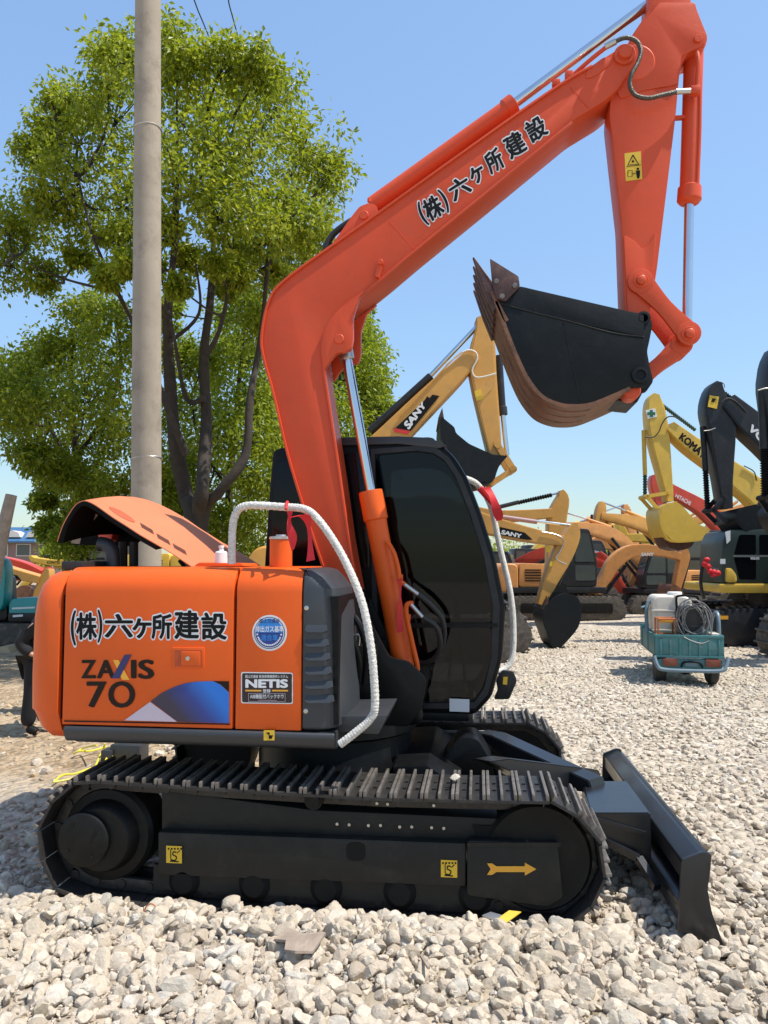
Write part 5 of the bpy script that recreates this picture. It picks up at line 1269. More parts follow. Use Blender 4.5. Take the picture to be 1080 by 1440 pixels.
# ================================================================ machines in the yard behind
def rootless(px, d, yaw_off=0.0):
    c = W(px, 790, d); return PL((c.x, c.y, 0), YAW + rad(yaw_off))
def digger(label, px, d, yaw=0.0, col='ochre', boom=None, arm=None, bucket=None, bopen=(0, -1), cyl=(), rods=(), boots=(), links=(), thick=.42, armcol=None, boomcol=None, bucketcol='bucketblack',
           body=None, s=1.0, bdir=1, group='excavators parked in the yard', hoses=(), cat='excavator', cabcol='vblack', bw=1.0, barrel='vblack', bootcol='ink', tall=1.0):
    pl = rootless(px, d, yaw); root = thing('excavator', label, cat, pl.O, group)
    k = d / 1080; armcol = armcol or col; boomcol = boomcol or col
    def rp(pts): return [pl.uv(x, y, 0) for x, y, *_ in pts], [q[2] * k for q in pts]
    out = {'pl': pl, 'root': root}
    if boom:
        p, w_ = rp(boom); b = MB(); b.prism(ribbon(p, w_, 4), pl, -thick / 2, thick / 2, .012 * d / 15)
        b.prism(ribbon(p, [q * .86 for q in w_], 4), pl, -thick / 2 - .012, thick / 2 + .012)
        out['boom'] = b.build('boom', MT[boomcol], root)
        q = pl.pt(*p[-1] if boom[-1][1] < boom[0][1] else p[0], 0)
    if arm:
        p, w_ = rp(arm); t = thick * .78; b = MB(); b.prism(ribbon(p, w_, 3), pl, -t / 2, t / 2, .012 * d / 15)
        b.prism(ribbon(p, [q * .82 for q in w_], 3), pl, -t / 2 - .01, t / 2 + .01)
        out['arm'] = b.build('arm', MT[armcol], root)
    if bucket:
        p = [pl.uv(x, y, 0) for x, y in bucket]; hb = .55 * bw
        b = MB(); b.prism(rnd(p, .06, 2), pl, -hb, -hb + .04); b.prism(rnd(p, .06, 2), pl, hb - .04, hb)
        i0, i1 = bopen; path = p[i0:] if i1 == -1 else p[i0:i1 + 1]
        b.prism(ribbon([tuple(v) for v in smooth(path, 3)], .045), pl, -hb + .002, hb - .002)
        bk = b.build('bucket', MT[bucketcol], root)
        e = Vector(path[0]) - Vector(path[1]); e.normalize(); n_ = Vector((-e.y, e.x))
        for t in np.linspace(-hb + .08, hb - .08, 5):
            b = MB(); a = Vector(path[0]) + e * .0
            b.prism([tuple(a - n_ * .05 - e * .1), tuple(a + n_ * .05 - e * .1), tuple(a + e * .2)], pl, t - .045, t + .045); b.build('bucket_tooth', MT['rustdark'], bk)
    def P2(x, y, o=0): return pl.p(x, y, o)
    for (x0, y0, x1, y1, r) in cyl:
        b = MB(); b.cyl(P2(x0, y0), P2(x1, y1), r * k, n=14, bev=.01); b.build('cylinder', MT[barrel], root)
    for (x0, y0, x1, y1, r) in rods:
        b = MB(); b.cyl(P2(x0, y0), P2(x1, y1), r * k, n=12); b.build('cylinder_rod', MT['chrome'], root)
    for (x0, y0, x1, y1, r) in boots:
        b = MB(); b.boot(P2(x0, y0), P2(x1, y1), r * k, pitch=.055 * d / 17); b.build('dust_boot', MT[bootcol], root)
    for (x0, y0, x1, y1, w_) in links:
        b = MB(); pp = [pl.uv(x0, y0), pl.uv(x1, y1)]
        for o in (-thick * .5, thick * .42): b.prism(ribbon(pp, w_ * k), pl, o, o + thick * .08)
        for q in pp: b.cyl(pl.pt(*q, -thick * .55), pl.pt(*q, thick * .55), w_ * k * .55, n=12)
        b.build('link', MT[armcol], root)
    for pts, r, m in hoses:
        b = MB(); b.tube([P2(x, y, -thick / 2 - .04) for x, y in pts], r * k, 6, 5); b.build('hose', MT[m], root)
    if body is not None: machine_body(root, pl, pl.uv(body, 790, 0)[0], s, bdir, col, cabcol, tall)
    return out
def machine_body(root, pl, u0, s, dr, col, cabcol, tall=1.0):
    def U(u): return u0 + u * s * dr
    def PP(pts): return [(U(u), z * s) for u, z in pts]
    for o0, o1 in ((-1.4 * s, -.85 * s), (.85 * s, 1.4 * s)):
        path = rnd([(-2.1, .02), (2.1, .02), (2.25, .35), (2.0, .88), (-2.0, .88), (-2.25, .35)], .35, 5)
        b = MB(); b.prism(PP(path), pl, o0, o1, .02 * s)
        P_, n = [Vector(q) for q in PP(path)], 46
        rs, pt = resample(P_, n)
        for p, t in rs:
            nn = Vector((t.y, -t.x)); c = Vector(PP([(0, .45)])[0])
            if (p - c).dot(nn) < 0: nn = -nn
            T = pl.u * t.x + Vector((0, 0, t.y)); N_ = pl.u * nn.x + Vector((0, 0, nn.y))
            b.box(pl.pt(p.x, p.y, (o0 + o1) / 2) + N_ * .02 * s, .035 * s, (o1 - o0) * 1.02, .05 * s, (T, pl.n, N_))
        tk = b.build('crawler_track', MT['duststeel'], root)
        b = MB(); b.prism(PP(rnd([(-1.7, .25), (1.7, .25), (1.7, .62), (-1.7, .62)], .1)), pl, (o0 if o0 < 0 else o1) - .03 * s, (o0 if o0 < 0 else o1) + .03 * s, .01)
        b.build('track_frame', MT['frame'], tk)
    b = MB(); b.lathe(pl.pt(U(0), .5 * s, 0), (0, 0, 1), [(0, .6 * s), (.5 * s, .6 * s)], 24); b.build('slewing_ring', MT['frame'], root)
    b = MB(); b.prism(PP([(-2.2, .98), (1.5, .98), (1.5, 1.2), (-2.2, 1.2)]), pl, -1.3 * s, 1.3 * s, .03 * s); b.build('platform', MT['vblack'], root)
    b = MB(); b.prism(PP(rnd([(-2.55, 1.05), (-1.75, 1.0), (-1.75, 2.05), (-2.35, 2.1), (-2.62, 1.7)], .2, 4)), pl, -1.28 * s, 1.28 * s, .12 * s, seg=3); b.build('counterweight', MT[col], root)
    b = MB(); b.prism(PP(rnd([(-1.73, 1.21), (.1, 1.21), (.1, 2.0), (-.3, 2.05), (-1.73, 2.1)], .12, 4)), pl, -1.27 * s, .15 * s, .07 * s); b.build('engine_cover', MT[col], root)
    b = MB(); b.prism(PP(rnd([(-1.73, 1.21), (-.35, 1.21), (-.35, 1.95), (-1.73, 2.1)], .12, 4)), pl, .17 * s, 1.27 * s, .07 * s); b.build('side_cover', MT[col], root)
    b = MB()
    for k in range(5): b.prism(PP([(-1.5, 1.42 + .1 * k), (-.9, 1.42 + .1 * k), (-.9, 1.46 + .1 * k), (-1.5, 1.46 + .1 * k)]), pl, -1.285 * s, -1.268 * s)
    b.build('louvre', MT['ink'], root)
    kx = lambda pts: [((u - .2) / tall ** 1.6 + .2, 1.21 + (z - 1.21) * tall ** 1.4) for u, z in pts]
    cb = rnd(kx([(-.3, 1.21), (1.45, 1.21), (1.5, 1.75), (1.15, 2.92), (-.25, 2.95)]), .14, 4)
    for o0, o1 in ((-1.28, -.30),):
        b = MB(); b.prism(PP(cb), pl, o0 * s, o1 * s, .06 * s); c = b.build('cab', MT[cabcol], root)
        for pts in ([(.42, 1.95), (1.36, 1.95), (1.08, 2.78), (.42, 2.8)], [(-.18, 1.95), (.32, 1.95), (.32, 2.8), (-.16, 2.82)], [(.42, 1.4), (1.38, 1.4), (1.38, 1.85), (.42, 1.85)]):
            b = MB(); b.prism(PP(rnd(kx(pts), .07)), pl, (o0 - .008) * s, (o0 + .01) * s); b.build('window', MT['glassgreen'], c)
        b = MB(); q0, q1 = kx([(1.49, 1.85), (1.22, 2.75)])
        b.rings([[pl.pt(*PP([q])[0], o * s) for q, o in ((q0, -1.2), (q1, -1.2), (q1, -.38), (q0, -.38))], [pl.pt(*PP([(q[0] + .02, q[1])])[0], o * s) for q, o in ((q0, -1.2), (q1, -1.2), (q1, -.38), (q0, -.38))]]); b.build('windscreen', MT['glassgreen'], c)
def local_digger(label, px, d, yaw, col, ang, s=1.0, dr=1, **kw):
    """a whole machine posed by its angles: boom chord, arm, bucket"""
    pl = rootless(px, d, yaw); root = thing('excavator', label, 'excavator', pl.O, 'excavators parked in the yard')
    machine_body(root, pl, 0, s, dr, col, kw.get('cabcol', 'vblack'))
    a1, a2, a3 = (rad(a) for a in ang)
    f = Vector((.45, 1.75)); t = f + Vector((math.cos(a1), math.sin(a1))) * 5.4; m = (f + t) / 2 + Vector((-math.sin(a1), math.cos(a1))) * .85
    e = t + Vector((math.cos(a2), math.sin(a2))) * 2.7; tp = t - Vector((math.cos(a2), math.sin(a2))) * .75
    Z = lambda q: (q[0] * s * dr, q[1] * s); o = .1 * s
    b = MB(); b.prism(ribbon([Z(f), Z(m), Z(t)], [.42 * s, .72 * s, .34 * s], 6), pl, o - .24 * s, o + .24 * s, .02); b.build('boom', MT[col], root)
    b = MB(); b.prism(ribbon([Z(tp), Z(t), Z(e)], [.22 * s, .55 * s, .28 * s], 4), pl, o - .18 * s, o + .18 * s, .02); b.build('arm', MT[col], root)
    b = MB(); b.cyl(pl.pt(*Z(m + Vector((.1, .45))), o), pl.pt(*Z(m * .45 + t * .55 + Vector((-.2, .55))), o), .085 * s, n=12); b.build('cylinder', MT[col], root)
    b = MB(); b.cyl(pl.pt(*Z(m * .5 + t * .5 + Vector((-.2, .55))), o), pl.pt(*Z(tp), o), .05 * s, n=10); b.build('cylinder_rod', MT['chrome'], root)
    b = MB()
    for oo in (-.35, .35): b.cyl(pl.pt(*Z(f + Vector((.35, -.35))), o + oo * s), pl.pt(*Z(m + Vector((.2, -.1))), o + oo * s), .08 * s, n=12)
    b.build('boom_cylinder', MT['vblack'], root)
    b = MB(); d2 = Vector((math.cos(a2), math.sin(a2))); n2 = Vector((-d2.y, d2.x)) * (-1 if d2.y < 0 else 1)
    b.cyl(pl.pt(*Z(t + n2 * -.42), o), pl.pt(*Z(e - d2 * .4 + n2 * -.35), o), .065 * s, n=10); b.build('cylinder', MT['vblack'], root)
    d3 = Vector((math.cos(a3), math.sin(a3))); n3 = Vector((-d3.y, d3.x))
    bp = [e + d3 * 1.25 + n3 * .1, e + d3 * 1.15 - n3 * .45, e + d3 * .75 - n3 * .8, e + d3 * .3 - n3 * .75, e - n3 * .35, e]
    b = MB(); q = [Z(v) for v in bp]; b.prism(rnd(q, .08), pl, o - .52 * s, o - .48 * s); b.prism(rnd(q, .08), pl, o + .48 * s, o + .52 * s); b.prism(ribbon([tuple(v) for v in smooth(q, 3)], .05), pl, o - .5 * s, o + .5 * s); b.build('bucket', MT[kw.get('bcol', 'rust')], root)
    return root
def decal(M, text, quad, m, o, off=.03, name='boom_lettering', par='boom'):
    letters([(text, quad)], M['pl'], o, off).build(name, MT[m], M[par])
def patch(M, pts, m, o, name, par):
    b = MB(); b.prism(M['pl'].poly(pts, o), M['pl'], o - .006, o + .004); return b.build(name, MT[m], M[par])

# 1 --- ochre machine right behind the cab
A = digger('ochre excavator with raised boom folded over the black cab roof', 560, 15.0, 0, 'ochre',
  boom=[(470, 850, 34), (436, 740, 48), (500, 668, 44), (553, 614, 39), (605, 562, 34), (640, 528, 29), (664, 503, 22)], arm=[(673, 449, 10), (678, 466, 22), (678, 490, 34), (678, 526, 37), (692, 620, 22), (696, 648, 16)],
  bucket=[(619, 594), (619, 623), (635, 652), (659, 684), (685, 681), (694, 661), (706, 646), (688, 645), (655, 630), (637, 615), (636, 608)], bopen=(0, 6),
  cyl=[(520, 607, 606, 529, 6), (701, 500, 706, 575, 5.5), (706, 572, 707, 584, 7)], rods=[(600, 534, 672, 458, 3.4), (707, 582, 713, 640, 3.6)], links=[(697, 628, 719, 662, 9), (719, 662, 690, 681, 8)],
  hoses=[([(628, 512), (640, 503), (656, 493), (668, 495), (671, 505), (664, 520), (668, 530), (680, 530), (698, 525)], 1.3, 'tank'), ([(560, 588), (600, 545), (634, 508), (650, 495)], 1.2, 'ochre'), ([(700, 520), (706, 513), (712, 508)], .6, 'rubber')],
  body=545, s=1.0, thick=.5)
o = -.275
patch(A, [(556, 602), (578, 606), (618, 557), (608, 555), (604, 560), (601, 557), (597, 563)], 'ink', o, 'boom_badge', 'boom')
patch(A, [(554, 602), (577, 606), (573, 611), (554, 607)], 'redsign', o - .002, 'boom_badge', 'boom')
letters([('SANY', [(567, 596), (594, 564), (600, 570), (575, 605)])], A['pl'], o - .012, .05).build('boom_lettering', MT['white'], A['boom'])
sa = patch(A, [(667, 550), (676, 547), (679, 561), (670, 564)], 'yellowsign', -.21, 'warning_sticker', 'arm')
# 2 --- ochre machine, black bucket resting on the gravel
A = digger('ochre excavator whose black bucket rests on the gravel right of the cab', 700, 16.5, 0, 'ochre',
  boom=[(560, 850, 30), (556, 740, 40), (610, 715, 36), (680, 737, 27), (740, 752, 21), (790, 761, 14)], arm=[(807, 736, 7), (803, 752, 22), (790, 780, 27), (772, 818, 19), (759, 850, 10)],
  bucket=[(762, 850), (757, 866), (763, 886), (770, 904), (777, 908), (786, 900), (804, 878), (810, 850), (803, 836), (788, 832), (772, 838)], bopen=(0, 7), cyl=[(809, 769, 783, 822, 4)], rods=[(755, 733, 804, 739, 2)],
  hoses=[([(762, 748), (782, 752), (793, 760), (788, 775), (782, 785), (792, 792), (797, 794)], 1, 'galv')], body=585, thick=.42, bw=.9)
b = MB(); b.cyl(A['pl'].p(698, 726), A['pl'].p(755, 734), .05, n=14); b.build('cylinder', mat('pink_grey_barrel', (.32, .20, .21), .5), A['root'])
o = -.232
patch(A, [(703, 741), (738, 749), (749, 759), (740, 759), (702, 752)], 'ink', o, 'boom_badge', 'boom'); letters([('SANY', [(706, 745), (734, 751), (733, 757), (704, 751)])], A['pl'], o - .012, .05).build('boom_lettering', MT['white'], A['boom'])
patch(A, [(774, 789), (780, 790), (778, 797), (772, 796)], 'yellowsign', -.19, 'warning_sticker', 'arm'); patch(A, [(767, 768), (774, 767), (774, 776), (768, 777)], 'yellowsign', -.19, 'warning_sticker', 'arm')
# 3 --- behind it
digger('ochre excavator arm with dark ribbed cylinder boot above the lower lettered boom', 690, 22.0, 0, 'ochre', boom=[(570, 820, 20), (580, 745, 28), (640, 722, 24), (700, 727, 18), (775, 722, 13)], arm=[(788, 690, 6), (790, 702, 18), (783, 725, 26), (780, 752, 24), (775, 790, 15), (770, 815, 10)],
  bucket=[(770, 812), (764, 828), (775, 840), (790, 834), (788, 820)], boots=[(728, 707, 776, 696, 3.4)], cyl=[(698, 714, 730, 706, 3)], rods=[(770, 697, 786, 693, 1.4)], body=600, thick=.45)
# 4 --- dusty orange machine with cab in view
A = digger('dusty orange excavator with cab window, facing right on rusty tracks', 838, 25.0, 0, 'rustorange', boom=[(832, 838, 13), (848, 816, 15), (864, 790, 19), (888, 775, 18), (925, 775, 14), (955, 783, 10)], arm=[(962, 772, 6), (961, 784, 14), (954, 812, 12), (948, 838, 8)],
  bucket=[(940, 842), (934, 832), (938, 822), (948, 828), (954, 840)], bucketcol='rust', cyl=[(850, 838, 880, 795, 2.5), (970, 785, 958, 830, 2)], body=784, s=.84, thick=.4, tall=1.18)
letters([('SANY', [(902, 777), (920, 777), (919, 782), (901, 782)])], A['pl'], -.22, .04).build('boom_lettering', MT['white'], A['boom'])
# 5 --- further booms rising over the row
A = digger('pale yellow excavator with angular arm top raised over the dusty row', 900, 36.0, 0, 'yellow', boom=[(985, 800, 12), (975, 765, 15), (925, 758, 13), (878, 756, 10)], arm=[(868, 736, 4), (874, 748, 13), (880, 765, 12), (886, 800, 8)], bucket=[(886, 800), (880, 812), (890, 822), (900, 812), (896, 802)], rods=[(870, 737, 925, 747, 1)], cyl=[(905, 743, 930, 748, 1.6)], body=985, bdir=-1, thick=.6)
letters([('CAT', [(912, 751), (922, 751), (922, 757), (912, 757)])], A['pl'], -.33, .05).build('boom_lettering', MT['white'], A['boom'])
digger('dusty orange excavator with high arched boom behind the one with a cab', 835, 31.0, 0, 'rustorange', boom=[(806, 815, 12), (818, 785, 18), (842, 764, 20), (872, 770, 15), (892, 792, 10)], arm=[(896, 782, 5), (894, 794, 11), (886, 820, 9), (878, 842, 6)], bucket=[(876, 842), (870, 832), (874, 822), (884, 826), (886, 838)], bucketcol='rust', body=800, s=.9, thick=.45)
digger('ochre excavator with bent arm hanging in the middle of the dusty row', 915, 29.0, 0, 'ochre', boom=[(985, 820, 12), (978, 792, 18), (955, 786, 16), (915, 788, 11), (905, 790, 8)], arm=[(896, 784, 5), (904, 792, 12), (912, 815, 10), (916, 840, 7)], bucket=[(918, 840), (922, 852), (934, 856), (940, 844), (930, 836)], body=990, bdir=-1, thick=.45, bucketcol='rust')
# 6 --- yellow machine with cross on its arm
A = digger('yellow excavator with green cross sign on its arm and rusty bucket', 1000, 22.0, 0, 'yellow', boom=[(1115, 800, 26), (1090, 730, 36), (1062, 696, 36), (1040, 678, 34), (1010, 655, 27), (970, 627, 23), (938, 601, 16)], arm=[(920, 556, 9), (918, 566, 20), (920, 585, 27), (925, 620, 27), (937, 690, 12), (939, 706, 9)],
  bucket=[(990, 757), (968, 761), (936, 762), (924, 750), (919, 730), (921, 715), (942, 708), (950, 714), (970, 738), (984, 744)], bopen=(0, 6), bucketcol='yellow', cyl=[(905, 605, 907, 668, 3)], boots=[(907, 668, 907, 698, 3.2), (925, 565, 978, 605, 3)], links=[(905, 699, 936, 694, 5), (906, 700, 921, 717, 5)], barrel='yellow', bootcol='springgreen',
  hoses=[([(907, 614), (918, 615), (926, 608), (931, 596), (938, 587), (948, 586), (958, 592)], .9, 'rubber'), ([(1046, 655), (1060, 663), (1064, 676)], .8, 'rubber')], body=1125, bdir=-1, thick=.55, bw=1.0)
letters([('KOMATSU', [(960, 608), (1006, 645), (999, 655), (954, 617)])], A['pl'], -.3, .05).build('boom_lettering', MT['ink'], A['boom'])
patch(A, [(908, 577), (921, 574), (924, 586), (911, 589)], 'white', -.235, 'cross_sign', 'arm'); o = -.243
cx_, cy_ = 916, 581.5
patch(A, [(914, cy_ - 5), (918, cy_ - 5), (918, cy_ + 5), (914, cy_ + 5)], 'greencross', o, 'cross_print', 'arm'); patch(A, [(910.5, cy_ - 2), (921.5, cy_ - 2), (921.5, cy_ + 2), (910.5, cy_ + 2)], 'greencross', o - .004, 'cross_print', 'arm')
b = MB(); pl = A['pl']; b.prism(rnd(pl.poly([(924, 752), (940, 748), (975, 752), (966, 770), (950, 775), (934, 771)]), .08), pl, -.35, .45, .02); b.build('bucket_shadow_block', MT['rustdark'], A['root'])  # dark block standing in for the shadow below the bucket
# 7 --- black machine with white letters
A = digger('black excavator with white letters on its boom and yellow arm sticker', 1060, 17.0, 0, 'vblack', boom=[(1175, 830, 34), (1165, 730, 46), (1130, 675, 44), (1085, 628, 40), (1050, 597, 36), (1018, 566, 24)], arm=[(1007, 540, 9), (1003, 552, 24), (1004, 575, 38), (1010, 602, 40), (1015, 678, 21), (1018, 716, 15)],
  bucket=[(1082, 706), (1076, 740), (1054, 757), (1034, 748), (1022, 732), (1024, 719)], cyl=[(988, 600, 992, 663, 4)], boots=[(992, 660, 995, 716, 4.4), (1018, 553, 1068, 592, 4)], links=[(1014, 700, 997, 718, 6), (997, 718, 1014, 735, 6)], hoses=[([(1014, 566), (1024, 560), (1036, 566), (1050, 580)], 1, 'rubber'), ([(990, 606), (998, 605), (1006, 602)], .7, 'galv'), ([(1006, 540), (1012, 537), (1018, 540), (1019, 545)], .5, 'rubber')], body=1180, bdir=-1, thick=.5, bw=.95)
letters([('VOLVO', [(1058, 596), (1106, 640), (1098, 652), (1051, 603)])], A['pl'], -.28, .05).build('boom_lettering', MT['white'], A['boom'])
s_ = patch(A, [(998, 556), (1011, 558), (1008, 575), (995, 572)], 'yellowsign', -.235, 'warning_sticker', 'arm')
patch(A, [(1002, 560), (1007, 561), (1004, 566), (1000, 565)], 'ink', -.243, 'sticker_print', 'arm')
# 8 --- black arm cut by the right edge
digger('black excavator arm cut by the right photo edge, ribbed boot in front', 1110, 13.5, 0, 'vblack', boom=[(1260, 830, 40), (1240, 640, 56), (1170, 540, 50), (1098, 520, 26)], arm=[(1086, 492, 8), (1084, 515, 24), (1092, 548, 46), (1098, 640, 32), (1096, 715, 20)], bucket=[(1170, 705), (1160, 745), (1130, 762), (1100, 745), (1088, 722), (1094, 712)],
       cyl=[(1072, 549, 1075, 632, 6.5)], boots=[(1075, 632, 1077, 699, 7)], links=[(1077, 699, 1096, 690, 7), (1077, 699, 1094, 725, 7)], body=1290, bdir=-1, thick=.5, hoses=[([(1066, 549), (1078, 546), (1090, 548)], 1, 'galv')])
# 9 --- dark cab machine on tracks at the right
pl = rootless(1090, 17.6, -4)
q = pl.uv(1034, 895, 0)
root = thing('excavator', 'dark green and yellow excavator with cab and tracks at the right edge', 'excavator', pl.O, 'excavators parked in the yard')
def PX8(pts, o): return pl.poly(pts, o)
b = MB(); b.prism(rnd(PX8([(1014, 822), (1016, 760), (1024, 745), (1200, 742), (1200, 822)], -1.2), .1), pl, -1.2, .2, .04); cb8 = b.build('cab', MT['greenblack'], root)
for pts in ([(1040, 752), (1063, 752), (1063, 780), (1032, 780)], [(1068, 752), (1110, 752), (1110, 780), (1068, 780)], [(1032, 784), (1063, 784), (1063, 815), (1040, 815)]):
    b = MB(); b.prism(rnd(PX8(pts, -1.21), .04), pl, -1.212, -1.19); b.build('window', MT['glass'], cb8)
b = MB(); b.beam(pl.p(1031, 782, -1.215), pl.p(1082, 782, -1.215), .02, .03); b.build('window_bar', MT['galv'], cb8)
b = MB(); b.prism(PX8([(1020, 748), (1027, 746), (1027, 760), (1022, 765)], -1.21), pl, -1.215, -1.195); b.prism(PX8([(1013, 786), (1020, 786), (1020, 793), (1013, 793)], -1.215), pl, -1.22, -1.2); b.build('cab_sticker', MT['white'], cb8)
letters([('VOLVO', qbox(1055, 783.5, 1068, 787))], pl, -1.225, .06).build('cab_lettering', MT['white'], cb8)
b = MB(); b.prism(rnd(PX8([(1011, 821), (1240, 821), (1240, 834), (1012, 834)], -1.25), .06), pl, -1.25, 1.1, .03); b.build('platform', MT['yellow'], root)
b = MB(); b.prism(rnd(PX8([(1021, 819), (1021, 799), (1029, 799), (1036, 808), (1037, 819)], -1.26), .06), pl, -1.26, -.9, .02); b.build('fender', MT['yellow'], root)
b = MB(); b.prism(rnd(PX8([(1086, 736), (1240, 736), (1240, 820), (1086, 820)], -1.0), .1), pl, -.9, 1.1, .05); b.build('engine_cover', MT['yellow'], root)
b = MB(); b.lathe(pl.pt(pl.uv(1100, 790)[0], .5, 0), (0, 0, 1), [(0, .75), (.62, .75)], 24); b.build('slewing_ring', MT['vblack'], root)
for o0 in (-1.35, .8):
    ctr = [(1000, 866), (1010, 846), (1030, 840), (1180, 838), (1200, 866), (1190, 892), (1030, 892), (1008, 886)]
    p8 = rnd([pl.uv(x, y, -1.35) for x, y in ctr], .2, 4); zz = min(z for u, z in p8); p8 = [(u, z - zz + .02) for u, z in p8]
    b = MB(); b.prism(p8, pl, o0, o0 + .6, .02)
    rs, pt = resample([Vector(v) for v in p8], 44); cc = sum((v[0] for v in rs), Vector((0, 0))) / 44
    for p, t in rs:
        nn_ = Vector((t.y, -t.x)); nn_ = nn_ if (p - cc).dot(nn_) > 0 else -nn_
        T = pl.u * t.x + Vector((0, 0, t.y)); N_ = pl.u * nn_.x + Vector((0, 0, nn_.y)); b.box(pl.pt(p.x, p.y, o0 + .3) + N_ * .025, .05, .62, .06, (T, pl.n, N_))
    tk = b.build('crawler_track', MT['vblack'], root)
    if o0 < 0:
        b = MB(); b.prism(pl.poly([(1007, 868), (1013, 864), (1013, 866), (1024, 866), (1024, 871), (1013, 871), (1013, 873)], -1.36), pl, -1.365, -1.345); b.build('direction_arrow', MT['gold'], tk)
b = MB(); b.tube([pl.p(x, y, -1.4) for x, y in ((1010, 802), (1000, 800), (990, 792), (986, 808), (986, 825), (990, 842))], .035, 8); b.build('handrail', MT['vblack'], root)
b = MB(); 
for x, y in ((994, 787), (991, 793), (1004, 805), (998, 803), (1009, 806), (1003, 809), (996, 797)):
    b.ball(pl.p(x, y, -1.45), .06, 8, (R.uniform(.7, 1.3), .7, R.uniform(.7, 1.3)))
b.build('tied_ribbon', MT['ribbon'], root)
# 10 --- red boom
A = digger('red excavator boom leaning between the yellow arm and black bucket', 985, 30.0, 0, 'red', boom=[(1065, 830, 18), (1040, 765, 27), (1010, 735, 24), (985, 714, 20), (955, 697, 17), (928, 682, 12)], arm=[(918, 668, 6), (920, 676, 16), (924, 695, 17), (934, 735, 11)], bucket=[(936, 738), (930, 752), (944, 762), (958, 752), (950, 738)], cyl=[(935, 677, 985, 703, 2)], body=1070, bdir=-1, thick=.55)
letters([('HITACHI', [(951, 694), (972, 705), (970, 711), (949, 699)])], A['pl'], -.31, .02).build('boom_lettering', MT['white'], A['boom'])
# 11 --- whole machines filling the far row
ROW = [('yellow excavator with short folded arm between white pipe rail and black bucket', 720, 33, 8, 'yellow', (25, -65, 200), .8, 1), ('red low excavator far behind the black bucket left of the dusty cab', 690, 30, -20, 'red', (5, -60, 220), .75, 1),
       ('ochre excavator far right of the row half hidden by the red ribbons', 975, 34, 10, 'ochre', (30, -80, 200), .85, -1), ('yellow excavator far behind the cart with its arm stretched low', 950, 46, -6, 'yellow', (20, -40, 230), 1.0, -1),
       ('dusty orange excavator at the far end with arm pointing down', 770, 44, 12, 'rustorange', (30, -75, 200), 1.0, 1), ('ochre excavator at the back of the row under the low green woodland', 860, 52, -15, 'ochre', (22, -60, 210), 1.0, 1),
       ('yellow excavator at the back right of the row below the red boom', 1000, 50, 5, 'yellow', (26, -70, 200), 1.0, -1), ('red excavator at the back behind the pale yellow arm top', 910, 58, 20, 'red', (18, -65, 210), 1.0, -1)]
ROW += [('dusty orange excavator with arm hanging straight down right behind the tricycle tank', 930, 27.5, 6, 'rustorange', (28, -88, 205), .72, -1), ('small ochre excavator with rusty bucket between the dusty cab and the tricycle', 905, 38, -8, 'ochre', (40, -80, 215), .8, 1),
        ('ochre excavator low in the gap left of the bucket resting on gravel', 735, 40, 14, 'ochre', (15, -50, 220), .9, 1), ('rusty brown excavator with steep arm behind the red ribbons', 965, 40, -4, 'rustorange', (44, -75, 205), .9, 1)]
for lab, px, d, yw, col, ang, s, dr in ROW: local_digger(lab, px, d, yw, col, ang, s, dr)
# 12 --- left side of the yard
pl = rootless(20, 16.5, 10)
A = digger('teal excavator with rounded rear seen behind the standing person', 14, 17.5, 0, 'teal', body=None)
root, pl = A['root'], A['pl']
b = MB(); b.prism(rnd(pl.poly([(12, 871), (12, 850), (16, 842), (52, 840), (60, 846), (60, 872)], -.9), .1), pl, -.9, .9, .1, seg=3); b.build('counterweight', MT['teal'], root)
b = MB(); b.prism(pl.poly([(17, 854.5), (49, 853), (49, 855.5), (17, 857)], -.91), pl, -.912, -.89); b.build('stripe', MT['white'], root)
b = MB(); b.prism(rnd(pl.poly([(11, 862), (62, 862), (62, 874), (12, 874)], -.92), .04), pl, -.93, .9, .02); b.build('bumper', MT['vblack'], root)
b = MB(); b.prism(pl.poly([(18, 865), (32, 864), (32, 867), (18, 868)], -.95), pl, -.952, -.93); b.build('plate', MT['white'], root)
b = MB(); b.prism(rnd(pl.poly([(-60, 845), (-55, 812), (8, 810), (10, 872), (-60, 874)], -.8), .1), pl, -.8, -.3, .05); b.build('cab', MT['vblack'], root)
b = MB(); b.prism(rnd(pl.poly([(-70, 790), (2, 783), (8, 800), (6, 840), (2, 860), (-70, 860)], -1.0), .15), pl, -1.0, -.6, .06); b.build('side_cover', MT['teal'], root)
b = MB(); b.prism(rnd(pl.poly([(-80, 877), (56, 877), (62, 890), (54, 908), (-80, 908)], -1.0), .2), pl, -1.0, -.5, .03); b.prism(rnd(pl.poly([(-80, 877), (56, 877), (62, 890), (54, 908), (-80, 908)], -1.0), .2), pl, .5, 1.0, .03); b.build('crawler_track', MT['duststeel'], root)
b = MB(); b.lathe(pl.pt(pl.uv(-6, 880, 0)[0], .4, 0), (0, 0, 1), [(0, .5), (.2, .5)], 20); b.build('slewing_ring', MT['vblack'], root)
b = MB(); b.prism(rnd(pl.poly([(-8, 936), (0, 916), (14, 906), (30, 904), (34, 912), (28, 930), (8, 934)], -1.3), .05), pl, -1.9, -1.2, .03)
bk = b.build('bucket', mat('tan_bucket_steel', (.42, .32, .19), .6, var=.15), root)
A = digger('ochre excavator with white boom letters at the left edge, arm hanging down', 30, 20.0, 0, 'ochre', boom=[(-90, 840, 16), (-60, 800, 22), (-10, 799, 18), (20, 806, 15), (60, 815, 10)], arm=[(70, 800, 6), (66, 815, 15), (57, 838, 14), (52, 872, 8)], bucket=[(50, 872), (44, 882), (50, 895), (62, 890), (60, 876)], body=-80, s=.9, thick=.45)
